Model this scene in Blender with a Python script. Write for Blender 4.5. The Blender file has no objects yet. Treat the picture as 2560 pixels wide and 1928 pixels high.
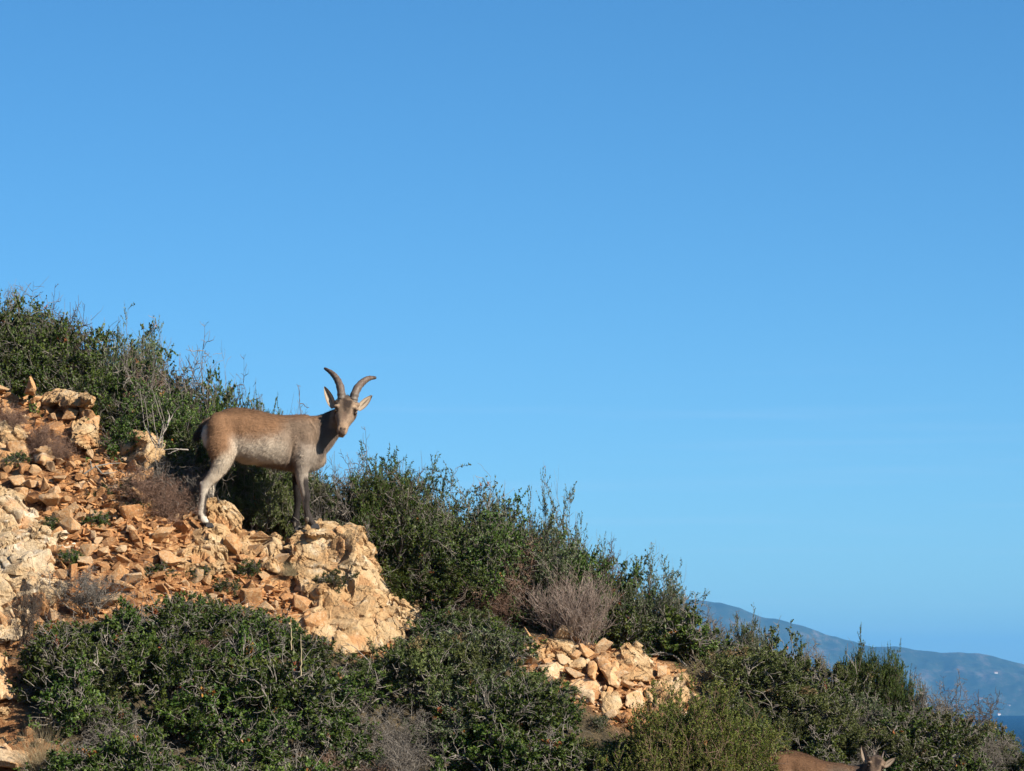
import bpy, bmesh, math, random
import numpy as np
from mathutils import Vector, Matrix

# ------------------------------------------------------------------ camera, sky, sun, exposure
C = bpy.context.scene.collection
scene = bpy.context.scene
F = 10027.0                      # focal length in photo pixels (photo 2560 x 1928)
PITCH = math.atan((1714 - 964) / F)
cam_d = bpy.data.cameras.new('camera'); cam = bpy.data.objects.new('camera', cam_d); C.objects.link(cam)
cam_d.sensor_width = 36.0; cam_d.lens = F / 2560 * 36.0
cam_d.clip_start = 0.5; cam_d.clip_end = 60000
cam.location = (0, 0, 0); cam.rotation_euler = (math.pi / 2 + PITCH, 0, 0)
scene.camera = cam
scene.view_settings.view_transform = 'Standard'; scene.view_settings.look = 'None'
scene.view_settings.exposure = 0.82; scene.view_settings.gamma = 1.0

SUN_EL = math.radians(31); SUN_AZ = math.radians(55)      # azimuth measured to the right of "behind the camera"
sdir = Vector((math.sin(SUN_AZ) * math.cos(SUN_EL), -math.cos(SUN_AZ) * math.cos(SUN_EL), math.sin(SUN_EL)))
w = bpy.data.worlds.new('World'); scene.world = w; w.use_nodes = True
nt = w.node_tree; nt.nodes.clear()
wo = nt.nodes.new('ShaderNodeOutputWorld'); bg = nt.nodes.new('ShaderNodeBackground')
sky = nt.nodes.new('ShaderNodeTexSky'); sky.sky_type = 'NISHITA'; sky.sun_disc = False
sky.sun_elevation = SUN_EL; sky.sun_rotation = math.atan2(sdir.x, sdir.y)
sky.altitude = 100; sky.air_density = 1.0; sky.dust_density = 1.0; sky.ozone_density = 3.5
tc = nt.nodes.new('ShaderNodeTexCoord'); sep = nt.nodes.new('ShaderNodeSeparateXYZ'); cmb = nt.nodes.new('ShaderNodeCombineXYZ')
ml = nt.nodes.new('ShaderNodeMath'); ml.operation = 'MULTIPLY_ADD'; ml.inputs[1].default_value = 1.75; ml.inputs[2].default_value = 0.022
nt.links.new(tc.outputs['Generated'], sep.inputs[0])
nt.links.new(sep.outputs['X'], cmb.inputs['X']); nt.links.new(sep.outputs['Y'], cmb.inputs['Y'])
nt.links.new(sep.outputs['Z'], ml.inputs[0]); nt.links.new(ml.outputs[0], cmb.inputs['Z'])
nt.links.new(cmb.outputs[0], sky.inputs['Vector'])
hs = nt.nodes.new('ShaderNodeHueSaturation'); hs.inputs['Saturation'].default_value = 1.12; hs.inputs['Value'].default_value = 1.0
tint = nt.nodes.new('ShaderNodeMix'); tint.data_type = 'RGBA'; tint.blend_type = 'MULTIPLY'; tint.inputs['Factor'].default_value = 1.0
tint.inputs['B'].default_value = (0.745, 1.0, 1.10, 1)      # clear blue winter air
nt.links.new(sky.outputs[0], tint.inputs['A']); nt.links.new(tint.outputs['Result'], hs.inputs['Color'])
# thin far cirrus streaks low in the sky
mp = nt.nodes.new('ShaderNodeMapping'); mp.inputs['Scale'].default_value = (9, 1, 230)
mp.inputs['Rotation'].default_value = (0, math.radians(-1.2), 0)
nz = nt.nodes.new('ShaderNodeTexNoise'); nz.inputs['Scale'].default_value = 1.0; nz.inputs['Detail'].default_value = 4
nt.links.new(tc.outputs['Generated'], mp.inputs[0]); nt.links.new(mp.outputs[0], nz.inputs['Vector'])
rp = nt.nodes.new('ShaderNodeMapRange'); rp.inputs['From Min'].default_value = 0.53; rp.inputs['From Max'].default_value = 0.75
rp.inputs['To Max'].default_value = 0.055
nt.links.new(nz.outputs[0], rp.inputs['Value'])
rz = nt.nodes.new('ShaderNodeMapRange'); rz.inputs['From Min'].default_value = 0.085; rz.inputs['From Max'].default_value = 0.065
nt.links.new(sep.outputs['Z'], rz.inputs['Value'])
mm = nt.nodes.new('ShaderNodeMath'); mm.operation = 'MULTIPLY'
nt.links.new(rp.outputs[0], mm.inputs[0]); nt.links.new(rz.outputs[0], mm.inputs[1])
mx = nt.nodes.new('ShaderNodeMix'); mx.data_type = 'RGBA'; mx.inputs['B'].default_value = (6.0, 6.2, 7.4, 1)
nt.links.new(mm.outputs[0], mx.inputs['Factor']); nt.links.new(hs.outputs[0], mx.inputs['A'])
nt.links.new(mx.outputs['Result'], bg.inputs['Color'])
bg.inputs['Strength'].default_value = 0.088
nt.links.new(bg.outputs[0], wo.inputs['Surface'])
sl = bpy.data.lights.new('sun', 'SUN'); so = bpy.data.objects.new('sun', sl); C.objects.link(so)
sl.energy = 5.0; sl.angle = math.radians(0.53); sl.color = (1.0, 0.93, 0.82)
so.rotation_euler = sdir.to_track_quat('Z', 'Y').to_euler()

# ------------------------------------------------------------------ helpers
HAZE = 6.8e-5
rng = np.random.default_rng(7)
def P(px, py, Y):
    u = (px - 1280) / F; v = -(py - 964) / F
    y = math.cos(PITCH) - math.sin(PITCH) * v; z = math.sin(PITCH) + math.cos(PITCH) * v
    k = Y / y
    return np.array((u * k, Y, z * k))
def proj(p):
    x, y, z = p
    f = y * math.cos(PITCH) + z * math.sin(PITCH); u = -y * math.sin(PITCH) + z * math.cos(PITCH)
    return 1280 + x / f * F, 964 - u / f * F
def _hash(ix, iy, iz, s):
    h = (ix * 374761393 + iy * 668265263 + iz * 2147483647 + s * 1274126177) & 0xffffffff
    h = ((h ^ (h >> 13)) * 1274126177) & 0xffffffff
    h = ((h ^ (h >> 15)) * 2246822519) & 0xffffffff
    return ((h ^ (h >> 16)) & 0xffffff) / float(0xffffff)
def vnoise(p, s=0):
    p = np.asarray(p, float); i = np.floor(p).astype(np.int64); f = p - i; f = f * f * (3 - 2 * f)
    r = 0
    for dx in (0, 1):
        for dy in (0, 1):
            for dz in (0, 1):
                wgt = (f[:, 0] if dx else 1 - f[:, 0]) * (f[:, 1] if dy else 1 - f[:, 1]) * (f[:, 2] if dz else 1 - f[:, 2])
                r = r + wgt * _hash(i[:, 0] + dx, i[:, 1] + dy, i[:, 2] + dz, s)
    return r * 2 - 1
def fbm(p, o=4, s=0, g=0.5):
    r = 0; a = 1; t = 0
    for k in range(o):
        r = r + a * vnoise(p * (2.03 ** k) + k * 17.3, s + k); t += a; a *= g
    return r / t
def voro(p, s=0):
    i = np.floor(p).astype(np.int64); f1 = np.full(len(p), 9.0); f2 = np.full(len(p), 9.0); cid = np.zeros(len(p)); tl = np.zeros(len(p))
    for dx in (-1, 0, 1):
        for dy in (-1, 0, 1):
            for dz in (-1, 0, 1):
                c = i + (dx, dy, dz)
                q = np.stack([_hash(c[:, 0], c[:, 1], c[:, 2], s + k) for k in (1, 2, 3)], 1) + c
                d = np.linalg.norm(p - q, axis=1)
                m = d < f1
                f2 = np.where(m, f1, np.minimum(f2, d)); hh = _hash(c[:, 0], c[:, 1], c[:, 2], s + 9); cid = np.where(m, hh, cid); f1 = np.where(m, d, f1)
                az = hh * 77.0; dirv = np.stack([np.cos(az), np.sin(az) * np.cos(az * 1.7), np.sin(az) * np.sin(az * 1.7)], 1)
                tl = np.where(m, np.sum((p - q) * dirv, 1), tl)
    return f1, f2, cid, tl
def mesh(name, v, faces=None, mats=(), quads=None, tris=None, smooth=False, attrs=None):
    me = bpy.data.meshes.new(name)
    v = np.asarray(v, np.float32)
    if faces is not None:
        me.from_pydata(v.tolist(), [], faces)
    else:
        fl = []; tot = []
        if quads is not None and len(quads): fl.append(np.asarray(quads).ravel()); tot.append(np.full(len(quads), 4))
        if tris is not None and len(tris): fl.append(np.asarray(tris).ravel()); tot.append(np.full(len(tris), 3))
        fl = np.concatenate(fl).astype(np.int32); tot = np.concatenate(tot).astype(np.int32)
        me.vertices.add(len(v)); me.vertices.foreach_set('co', v.ravel())
        me.loops.add(len(fl)); me.loops.foreach_set('vertex_index', fl)
        me.polygons.add(len(tot)); st = np.concatenate([[0], np.cumsum(tot)[:-1]]).astype(np.int32)
        me.polygons.foreach_set('loop_start', st); me.polygons.foreach_set('loop_total', tot)
        me.update(calc_edges=True)
    if smooth: me.polygons.foreach_set('use_smooth', np.ones(len(me.polygons), bool))
    for k, a in (attrs or {}).items():
        a = np.asarray(a, np.float32)
        if a.ndim == 1:
            at = me.attributes.new(k, 'FLOAT', 'POINT'); at.data.foreach_set('value', a)
        else:
            at = me.attributes.new(k, 'FLOAT_COLOR', 'POINT')
            at.data.foreach_set('color', np.concatenate([a, np.ones((len(a), 1), np.float32)], 1).ravel())
    for m in mats: me.materials.append(m)
    return me
def link(name, me, parent=None, loc=None, **props):
    o = bpy.data.objects.new(name, me); C.objects.link(o)
    if parent: o.parent = parent
    if loc is not None: o.location = loc
    for k, a in props.items():
        if a is not None: o[k] = a
    return o
def tag(o, label=None, category=None, group=None, kind=None):
    for k, a in (('label', label), ('category', category), ('group', group), ('kind', kind)):
        if a: o[k] = a
    return o
def copy_tree(o, loc, rot, scale, label, group):
    c = o.copy(); C.objects.link(c); c.location = loc; c.rotation_euler = rot; c.scale = scale
    c['label'] = label
    if group: c['group'] = group
    elif 'group' in c: del c['group']
    for ch in [x for x in bpy.data.objects if x.parent == o]:
        d = ch.copy(); C.objects.link(d); d.parent = c
    return c

# ------------------------------------------------------------------ materials
def newmat(name):
    m = bpy.data.materials.new(name); m.use_nodes = True; t = m.node_tree; b = t.nodes['Principled BSDF']
    b.inputs['Roughness'].default_value = 0.85; b.inputs['Specular IOR Level'].default_value = 0.25
    return m, t, b
def ramp(t, fac, stops):
    r = t.nodes.new('ShaderNodeValToRGB'); e = r.color_ramp.elements
    while len(e) < len(stops): e.new(0.5)
    for k, (pos, col) in enumerate(stops): e[k].position = pos; e[k].color = (*col, 1)
    t.links.new(fac, r.inputs[0]); return r.outputs['Color']
def noise(t, scale, detail=4, vec=None, rough=0.55, out=0):
    n = t.nodes.new('ShaderNodeTexNoise'); n.inputs['Scale'].default_value = scale; n.inputs['Detail'].default_value = detail
    n.inputs['Roughness'].default_value = rough
    if vec is not None: t.links.new(vec, n.inputs['Vector'])
    return n.outputs[out]
def mix(t, fac, a, b, mode='MIX'):
    n = t.nodes.new('ShaderNodeMix'); n.data_type = 'RGBA'; n.blend_type = mode
    for s, x in (('Factor', fac), ('A', a), ('B', b)):
        if isinstance(x, (int, float)): n.inputs[s].default_value = x
        elif isinstance(x, tuple): n.inputs[s].default_value = (*x, 1)
        else: t.links.new(x, n.inputs[s])
    return n.outputs['Result']
def mrange(t, v, a, b, c=0.0, d=1.0):
    n = t.nodes.new('ShaderNodeMapRange')
    for s, x in zip(('From Min', 'From Max', 'To Min', 'To Max'), (a, b, c, d)): n.inputs[s].default_value = x
    t.links.new(v, n.inputs['Value']); return n.outputs[0]
def bump(t, b, h, strength, dist):
    n = t.nodes.new('ShaderNodeBump'); n.inputs['Strength'].default_value = strength; n.inputs['Distance'].default_value = dist
    t.links.new(h, n.inputs['Height']); t.links.new(n.outputs[0], b.inputs['Normal']); return n
def attr(t, name, out='Fac'):
    a = t.nodes.new('ShaderNodeAttribute'); a.attribute_name = name; return a.outputs[out]
def objrand(t):
    return t.nodes.new('ShaderNodeObjectInfo').outputs['Random']
def texobj(t, wobj=False):
    return t.nodes.new('ShaderNodeTexCoord').outputs['Object']

def rock_mat(name, stops, pale, sc=1.0, bs=0.6, cracks=0.0, rnd=True, palemin=.56):
    stops = [(a_, tuple(x_ * .93 for x_ in c_)) for a_, c_ in stops]
    m, t, b = newmat(name); o = texobj(t)
    vec = o
    if rnd:
        va = t.nodes.new('ShaderNodeVectorMath'); va.operation = 'ADD'
        sc_ = t.nodes.new('ShaderNodeVectorMath'); sc_.operation = 'SCALE'; sc_.inputs[0].default_value = (13, 7, 29)
        t.links.new(objrand(t), sc_.inputs['Scale']); t.links.new(o, va.inputs[0]); t.links.new(sc_.outputs[0], va.inputs[1]); vec = va.outputs[0]
    n1 = noise(t, 5 * sc, 5, vec); 
    if rnd:
        ad = t.nodes.new('ShaderNodeMath'); ad.operation = 'ADD'; t.links.new(n1, ad.inputs[0])
        t.links.new(mrange(t, objrand(t), 0, 1, -0.24, 0.24), ad.inputs[1]); n1 = ad.outputs[0]
    col = ramp(t, n1, stops)
    n2 = noise(t, 11 * sc, 6, vec, 0.65)
    col = mix(t, mrange(t, n2, palemin, palemin + .1, 0, 0.7), col, pale)
    n3 = noise(t, 45 * sc, 4, vec, 0.7)
    col = mix(t, mrange(t, n3, 0.52, 0.7, 0, 0.55), col, (0.20, 0.13, 0.07))
    n4 = noise(t, 7 * sc, 5, vec, 0.6, 1)
    sp = t.nodes.new('ShaderNodeSeparateColor'); t.links.new(n4, sp.inputs[0])
    col = mix(t, mrange(t, sp.outputs[1], 0.56, 0.66, 0, 0.6), col, (0.42, 0.19, 0.07))
    col = mix(t, mrange(t, sp.outputs[2], 0.6, 0.68, 0, 0.45), col, (0.16, 0.15, 0.11))
    ckh = None
    if cracks:
        dn = t.nodes.new('ShaderNodeTexNoise'); dn.inputs['Scale'].default_value = 6; dn.inputs['Detail'].default_value = 4; t.links.new(vec, dn.inputs['Vector'])
        dv = t.nodes.new('ShaderNodeVectorMath'); dv.operation = 'MULTIPLY_ADD'; dv.inputs[1].default_value = (.55, .55, .55); t.links.new(dn.outputs['Color'], dv.inputs[0]); t.links.new(vec, dv.inputs[2])
        for sc_k, wd_k in ((3.4, .014),):
            vo_ = t.nodes.new('ShaderNodeTexVoronoi'); vo_.feature = 'DISTANCE_TO_EDGE'; vo_.inputs['Scale'].default_value = sc_k; t.links.new(dv.outputs[0], vo_.inputs['Vector'])
            e_ = mrange(t, vo_.outputs['Distance'], 0, wd_k, 0, 1)
            brk = mrange(t, noise(t, 5, 2, vec), .42, .55, 0, 1)            # cracks come and go
            mx_ = t.nodes.new('ShaderNodeMath'); mx_.operation = 'MAXIMUM'; t.links.new(e_, mx_.inputs[0]); t.links.new(brk, mx_.inputs[1]); e_ = mx_.outputs[0]
            col = mix(t, mrange(t, e_, 0, 1, .55 * cracks, 0), col, (0.10, 0.055, 0.03))
            if ckh is None: ckh = e_
            else:
                mm_ = t.nodes.new('ShaderNodeMath'); mm_.operation = 'MULTIPLY'; t.links.new(ckh, mm_.inputs[0]); t.links.new(e_, mm_.inputs[1]); ckh = mm_.outputs[0]
    t.links.new(col, b.inputs['Base Color'])
    h = t.nodes.new('ShaderNodeMath'); h.operation = 'ADD'
    t.links.new(noise(t, 30 * sc, 8, vec, 0.68), h.inputs[0])
    t.links.new(noise(t, 9 * sc, 6, vec, 0.6), h.inputs[1])
    hh_ = h.outputs[0]
    if ckh is not None:
        h2 = t.nodes.new('ShaderNodeMath'); h2.operation = 'ADD'; t.links.new(hh_, h2.inputs[0]); t.links.new(ckh, h2.inputs[1]); hh_ = h2.outputs[0]
    bump(t, b, hh_, bs, 0.02)
    b.inputs['Roughness'].default_value = 0.9
    return m
M = {}
OCH = [(0.25, (0.40, 0.180, 0.066)), (0.42, (0.50, 0.260, 0.105)), (0.58, (0.56, 0.33, 0.160)), (0.78, (0.56, 0.40, 0.24))]
M['stone'] = rock_mat('ochre_stone', OCH, (0.62, 0.50, 0.35), 1.6)
M['boulder'] = rock_mat('boulder_rock', [(0.3, (0.42, 0.235, 0.10)), (0.5, (0.49, 0.315, 0.155)), (0.7, (0.53, 0.385, 0.22))], (0.60, 0.49, 0.34), 1.0, 0.9, cracks=1.0, rnd=False)
M['pale'] = rock_mat('pale_rock', [(0.3, (0.46, 0.30, 0.15)), (0.5, (0.52, 0.37, 0.21)), (0.7, (0.56, 0.44, 0.29))], (0.68, 0.59, 0.46), 0.9, 0.9, cracks=1.0, rnd=False, palemin=.54)

def leaf_mat(name, c1, c2, c3, dry=(0.35, 0.14, 0.04), dryf=0.985, rough=0.45, spec=0.4, trans=0.14):
    m, t, b = newmat(name)
    r = attr(t, 'rnd')
    col = ramp(t, r, [(0.0, c1), (0.5, c2), (0.9, c3), (dryf, c3), (min(dryf + .004, 1), dry)])
    hsn = t.nodes.new('ShaderNodeHueSaturation'); t.links.new(col, hsn.inputs['Color'])
    t.links.new(mrange(t, objrand(t), 0, 1, 0.475, 0.515), hsn.inputs['Hue'])
    t.links.new(mrange(t, objrand(t), 0, 1, 0.75, 1.25), hsn.inputs['Value'])
    t.links.new(hsn.outputs[0], b.inputs['Base Color'])
    b.inputs['Roughness'].default_value = rough; b.inputs['Specular IOR Level'].default_value = spec
    tr = t.nodes.new('ShaderNodeBsdfTranslucent'); t.links.new(hsn.outputs[0], tr.inputs['Color'])
    ms = t.nodes.new('ShaderNodeMixShader'); ms.inputs[0].default_value = trans
    out = t.nodes['Material Output']
    t.links.new(b.outputs[0], ms.inputs[1]); t.links.new(tr.outputs[0], ms.inputs[2]); t.links.new(ms.outputs[0], out.inputs['Surface'])
    return m
M['leaf_dark'] = leaf_mat('glossy_leaves', (0.022, 0.040, 0.007), (0.046, 0.080, 0.012), (0.130, 0.165, 0.030), rough=.5, spec=.22)
M['leaf_heath'] = leaf_mat('heath_leaves', (0.042, 0.058, 0.014), (0.076, 0.096, 0.024), (0.145, 0.16, 0.046), rough=0.6, spec=0.25, dryf=.975, dry=(.22, .15, .07))
M['leaf_juniper'] = leaf_mat('juniper_leaves', (0.040, 0.056, 0.009), (0.085, 0.105, 0.014), (0.18, 0.18, 0.028), rough=0.6, spec=0.25)
M['leaf_olive'] = leaf_mat('olive_leaves', (0.045, 0.066, 0.022), (0.070, 0.096, 0.032), (0.125, 0.15, 0.058), rough=0.5)
M['leaf_grey'] = leaf_mat('grey_leaves', (0.12, 0.17, 0.09), (0.19, 0.25, 0.14), (0.28, 0.34, 0.21), rough=0.7, spec=0.2)
def wood_mat(name, a, b_):
    m, t, b = newmat(name)
    col = ramp(t, attr(t, 'rnd'), [(0.0, a), (1.0, b_)])
    col = mix(t, mrange(t, noise(t, 60, 3), 0.4, 0.7, 0, 0.5), col, tuple(x * 0.5 for x in a))
    t.links.new(col, b.inputs['Base Color']); return m
M['twig_grey'] = wood_mat('grey_twigs', (0.095, 0.080, 0.066), (0.29, 0.25, 0.205))
M['twig_brown'] = wood_mat('brown_twigs', (0.13, 0.075, 0.05), (0.32, 0.20, 0.14))
M['twig_dark'] = wood_mat('dark_twigs', (0.055, 0.040, 0.030), (0.16, 0.12, 0.09))
M['broom'] = wood_mat('broom_twigs', (0.19, 0.135, 0.105), (0.40, 0.31, 0.25))
M['wood_pale'] = wood_mat('bleached_wood', (0.17, 0.145, 0.12), (0.36, 0.31, 0.26))
M['grass_dry'] = wood_mat('dry_grass', (0.24, 0.18, 0.09), (0.46, 0.37, 0.22))

# ------------------------------------------------------------------ terrain
cp = np.array([(-1500, 560), (-600, 740), (-200, 880), (0, 950), (150, 990), (300, 1080), (400, 1150), (480, 1240), (560, 1300), (760, 1345), (900, 1410),
               (1050, 1480), (1300, 1530), (1500, 1580), (1700, 1630), (2000, 1740), (2300, 1830), (2560, 1910), (3200, 2150), (4200, 2500)], float)
yc = np.interp(cp[:, 0], [-1500, 0, 500, 1200, 4200], [26.6, 25.8, 24.7, 24.6, 24.3])
cx = np.array([P(a, b, y)[0] for (a, b), y in zip(cp, yc)]); cz = np.array([P(a, b, y)[2] for (a, b), y in zip(cp, yc)])
fx = np.linspace(cx[0], cx[-1], 400)
fz = np.interp(fx, cx, cz); fy = np.interp(fx, cx, yc)
ker = np.hanning(13); ker /= ker.sum()
fz = np.convolve(np.pad(fz, 6, 'edge'), ker, 'valid'); fy = np.convolve(np.pad(fy, 6, 'edge'), ker, 'valid')
def sp(x, k=0.12): return k * np.logaddexp(0, x / k)
def terrain(x, y, detail=True):
    x = np.asarray(x, float); y = np.asarray(y, float)
    zc = np.interp(x, fx, fz); Y0 = np.interp(x, fx, fy)
    zc = zc + np.where(x < fx[0], (fx[0] - x) * 0.30, 0) - np.where(x > fx[-1], (x - fx[-1]) * 0.42, 0)
    near = zc - 0.74 * sp(Y0 - y) - 0.32 * sp(y - Y0)
    far_drop = np.maximum(0, y - 32) * 0.25
    z = near - far_drop
    # gully floor and the path the photographer stands on
    base = -1.62 + np.maximum(0, np.abs(x) - 3) * 0.0 - np.maximum(0, x - 4) * 0.35 + np.maximum(0, -x - 4) * 0.22
    gul = base - 2.6 * np.exp(-((y - 14) / 5.0) ** 2) - np.maximum(0, y - 16) * 2.0 + np.maximum(0, -y - 4) * 0.3
    z = np.maximum(z, gul) + 0.25 * np.exp(-np.abs(z - gul) / 0.4)
    z = 60 * np.tanh(z / 60)
    if detail:
        p = np.stack([x, y, np.zeros_like(x)], -1).reshape(-1, 3)
        n = (fbm(p * 2.3, 4, 3) * 0.055 + fbm(p * 9, 3, 5) * 0.018).reshape(x.shape)
        z = z + n * np.clip((400 - np.abs(y)) / 400, 0, 1)
    return np.maximum(z, -75.0)
def gz(x, y): return float(terrain(np.array([x]), np.array([y]))[0])
YS = np.arange(19.0, 27.5, 0.02)
def ground_Y(px, py):
    pts = np.array([P(px, py, y) for y in YS]); t = terrain(pts[:, 0], pts[:, 1], False)
    hit = np.nonzero(t >= pts[:, 2])[0]
    return float(YS[hit[0]]) if len(hit) else None
def gY(px, py):
    y = ground_Y(px, py)
    k = 0
    while y is None and k < 30: py += 12; k += 1; y = ground_Y(px, py)
    return y if y else 25.0

def axis(lo, hi, step, far, n):
    core = np.arange(lo, hi + 1e-6, step)
    g = np.geomspace(step, far, n)
    return np.concatenate([(lo - g)[::-1], core, hi + g])
gx = axis(-5.0, 5.0, 0.03, 20000, 70); gy = axis(18.5, 29.0, 0.03, 20000, 70)
X, Y = np.meshgrid(gx, gy); Z = terrain(X, Y)
nx, ny = len(gx), len(gy)
idx = np.arange(nx * ny).reshape(ny, nx)
quads = np.stack([idx[:-1, :-1], idx[:-1, 1:], idx[1:, 1:], idx[1:, :-1]], -1).reshape(-1, 4)
m, t, b = newmat('hillside_soil')
o = texobj(t)
soil = ramp(t, noise(t, 14, 8, o, .72), [(0.36, (0.10, 0.045, 0.02)), (0.5, (0.30, 0.135, 0.05)), (0.62, (0.48, 0.28, 0.13)), (0.75, (0.55, 0.39, 0.22))])
litter = ramp(t, noise(t, 25, 6, o, .7), [(0.3, (0.035, 0.030, 0.018)), (0.55, (0.10, 0.075, 0.04)), (0.75, (0.22, 0.15, 0.08))])
col = mix(t, attr(t, 'bare'), litter, soil)
t.links.new(col, b.inputs['Base Color']); bump(t, b, noise(t, 40, 8, o, .7), 0.9, 0.04)
# bare soil only where the scree lies
def inpoly(px, py, poly):
    c = np.zeros(np.shape(px), bool); n = len(poly)
    for i in range(n):
        x1, y1 = poly[i]; x2, y2 = poly[i - 1]
        with np.errstate(divide='ignore', invalid='ignore'):
            c ^= ((y1 > py) != (y2 > py)) & (px < (x2 - x1) * (py - y1) / (y2 - y1 + 1e-9) + x1)
    return c
SCREE = [(-260, 860), (0, 935), (120, 960), (240, 985), (300, 1060), (420, 1110), (470, 1180), (500, 1280), (640, 1275), (760, 1315), (860, 1350), (1010, 1590), (930, 1660), (780, 1590),
         (700, 1545), (560, 1510), (330, 1540), (200, 1560), (130, 1620), (-260, 1640)]
OUTC = [(1335, 1590), (1480, 1600), (1560, 1620), (1650, 1640), (1740, 1700), (1740, 1770), (1660, 1840), (1560, 1830), (1470, 1770), (1380, 1730), (1290, 1700), (1290, 1640)]
CORN = [(-100, 1640), (40, 1640), (50, 1780), (150, 1860), (170, 1960), (-100, 1960)]
fw = Y * math.cos(PITCH) + Z * math.sin(PITCH); fw = np.where(fw > 1, fw, 1e9)
PX = 1280 + X / fw * F; PY = 964 - (-Y * math.sin(PITCH) + Z * math.cos(PITCH)) / fw * F
bare = (inpoly(PX, PY, SCREE) | inpoly(PX, PY, OUTC) | inpoly(PX, PY, CORN)) & (Y > 19) & (Y < 26.5)
bare = bare.astype(float)
for _ in range(4):
    bare[1:-1, 1:-1] = (bare[:-2, 1:-1] + bare[2:, 1:-1] + bare[1:-1, :-2] + bare[1:-1, 2:] + bare[1:-1, 1:-1]) / 5
me = mesh('hillside', np.stack([X, Y, Z], -1).reshape(-1, 3), quads=quads, mats=[m], smooth=True, attrs={'bare': bare.ravel()})
tag(link('hillside', me), kind='structure')

# sea
m, t, b = newmat('sea_water'); b.inputs['Base Color'].default_value = (0.03, 0.15, 0.28, 1); b.inputs['Roughness'].default_value = 0.18
b.inputs['Specular IOR Level'].default_value = 0.5
bump(t, b, noise(t, 0.15, 5, texobj(t)), 0.6, 1.0)
me = mesh('sea', [(-20000, -20000, -60), (20000, -20000, -60), (20000, 22000, -60), (-20000, 22000, -60)], [(0, 1, 2, 3)], [m])
tag(link('sea', me), kind='structure')

# far headland
rp_ = np.array([(1000, 1490), (1400, 1484), (1600, 1488), (1735, 1498), (1800, 1506), (1850, 1520), (1900, 1541), (1950, 1549), (2010, 1566), (2060, 1584), (2120, 1600), (2180, 1617),
                (2240, 1614), (2280, 1624), (2350, 1631), (2440, 1632), (2480, 1640), (2560, 1662), (2700, 1690), (3000, 1730), (3600, 1760)], float)
hy0, hy1 = 8000.0, 8800.0
u = np.linspace(950, 3600, 420); v = np.linspace(0, 1, 90)
ridge = np.interp(u, rp_[:, 0], rp_[:, 1]) + fbm(np.stack([u / 22, u * 0, u * 0], -1), 3, 8) * 2.2
rx_ = (u - 1280) / F * hy1
rzv = np.array([P(a, bb, hy1)[2] for a, bb in zip(u, ridge)])
shore = np.array([P(a, 1789, hy0)[2] for a in u])
HX = np.zeros((90, 420)); HY = HX.copy(); HZ = HX.copy()
for j, vv in enumerate(v):
    if vv <= 0.7:
        s = vv / 0.7; HY[j] = hy0 + (hy1 - hy0) * s; HX[j] = (u - 1280) / F * HY[j]
        prof = s ** 0.85
        HZ[j] = -62 + (rzv + 62) * prof
    else:
        s = (vv - 0.7) / 0.3; HY[j] = hy1 + 2500 * s; HX[j] = rx_; HZ[j] = rzv + (-70 - rzv) * s
pp = np.stack([HX / 150, HY / 330, HZ * 0], -1).reshape(-1, 3)
rel = (fbm(pp, 5, 21).reshape(90, 420)) * 46 * (np.sin(np.clip(v / 0.7, 0, 1) * math.pi)[:, None])
HZ = HZ + rel
HZ[0] = -66
me_idx = np.arange(90 * 420).reshape(90, 420)
q = np.stack([me_idx[:-1, :-1], me_idx[:-1, 1:], me_idx[1:, 1:], me_idx[1:, :-1]], -1).reshape(-1, 4)
m, t, b = newmat('headland_scrub'); o = texobj(t)
hmp = t.nodes.new('ShaderNodeMapping'); hmp.inputs['Scale'].default_value = (1, .3, 1); t.links.new(o, hmp.inputs[0])
col = ramp(t, noise(t, 0.016, 9, hmp.outputs[0], .8), [(0.38, (0.018, 0.035, 0.02)), (0.52, (0.035, 0.055, 0.03)), (0.68, (0.16, 0.13, 0.10))])
t.links.new(col, b.inputs['Base Color'])
me = mesh('headland', np.stack([HX, HY, HZ], -1).reshape(-1, 3), quads=q, mats=[m], smooth=True)
tag(link('hills', me), kind='structure')
# white houses near the far shore
rr = random.Random(5)
mw, tw, bw = newmat('white_render'); bw.inputs['Base Color'].default_value = (0.55, 0.50, 0.44, 1)
mr, tr_, br = newmat('tile_roof'); br.inputs['Base Color'].default_value = (0.35, 0.16, 0.09, 1)
from_h = []
def hill_z(px, s):
    i = int(np.clip(np.searchsorted(u, px), 0, 419)); j = int(np.clip(s * 0.7 * 89, 0, 88)); return HX[j, i], HY[j, i], HZ[j, i]
def gable(w_, d_, h_):
    v_ = [(-w_, -d_, -4), (w_, -d_, -4), (w_, d_, -4), (-w_, d_, -4), (-w_, -d_, h_), (w_, -d_, h_), (w_, d_, h_), (-w_, d_, h_), (-w_, 0, h_ + 1.6), (w_, 0, h_ + 1.6)]
    return v_, [(0, 1, 5, 4), (1, 2, 6, 5), (2, 3, 7, 6), (3, 0, 4, 7), (4, 7, 8), (5, 9, 6)]
wv, wf = gable(7, 4.5, 5)
hw = mesh('wall', wv, wf, [mw])
rv = [(-7.6, -5.1, 4.7), (7.6, -5.1, 4.7), (7.6, 0, 6.9), (-7.6, 0, 6.9), (7.6, 5.1, 4.7), (-7.6, 5.1, 4.7)]
hr = mesh('roof', rv, [(0, 1, 2, 3), (3, 2, 4, 5)], [mr])
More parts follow.
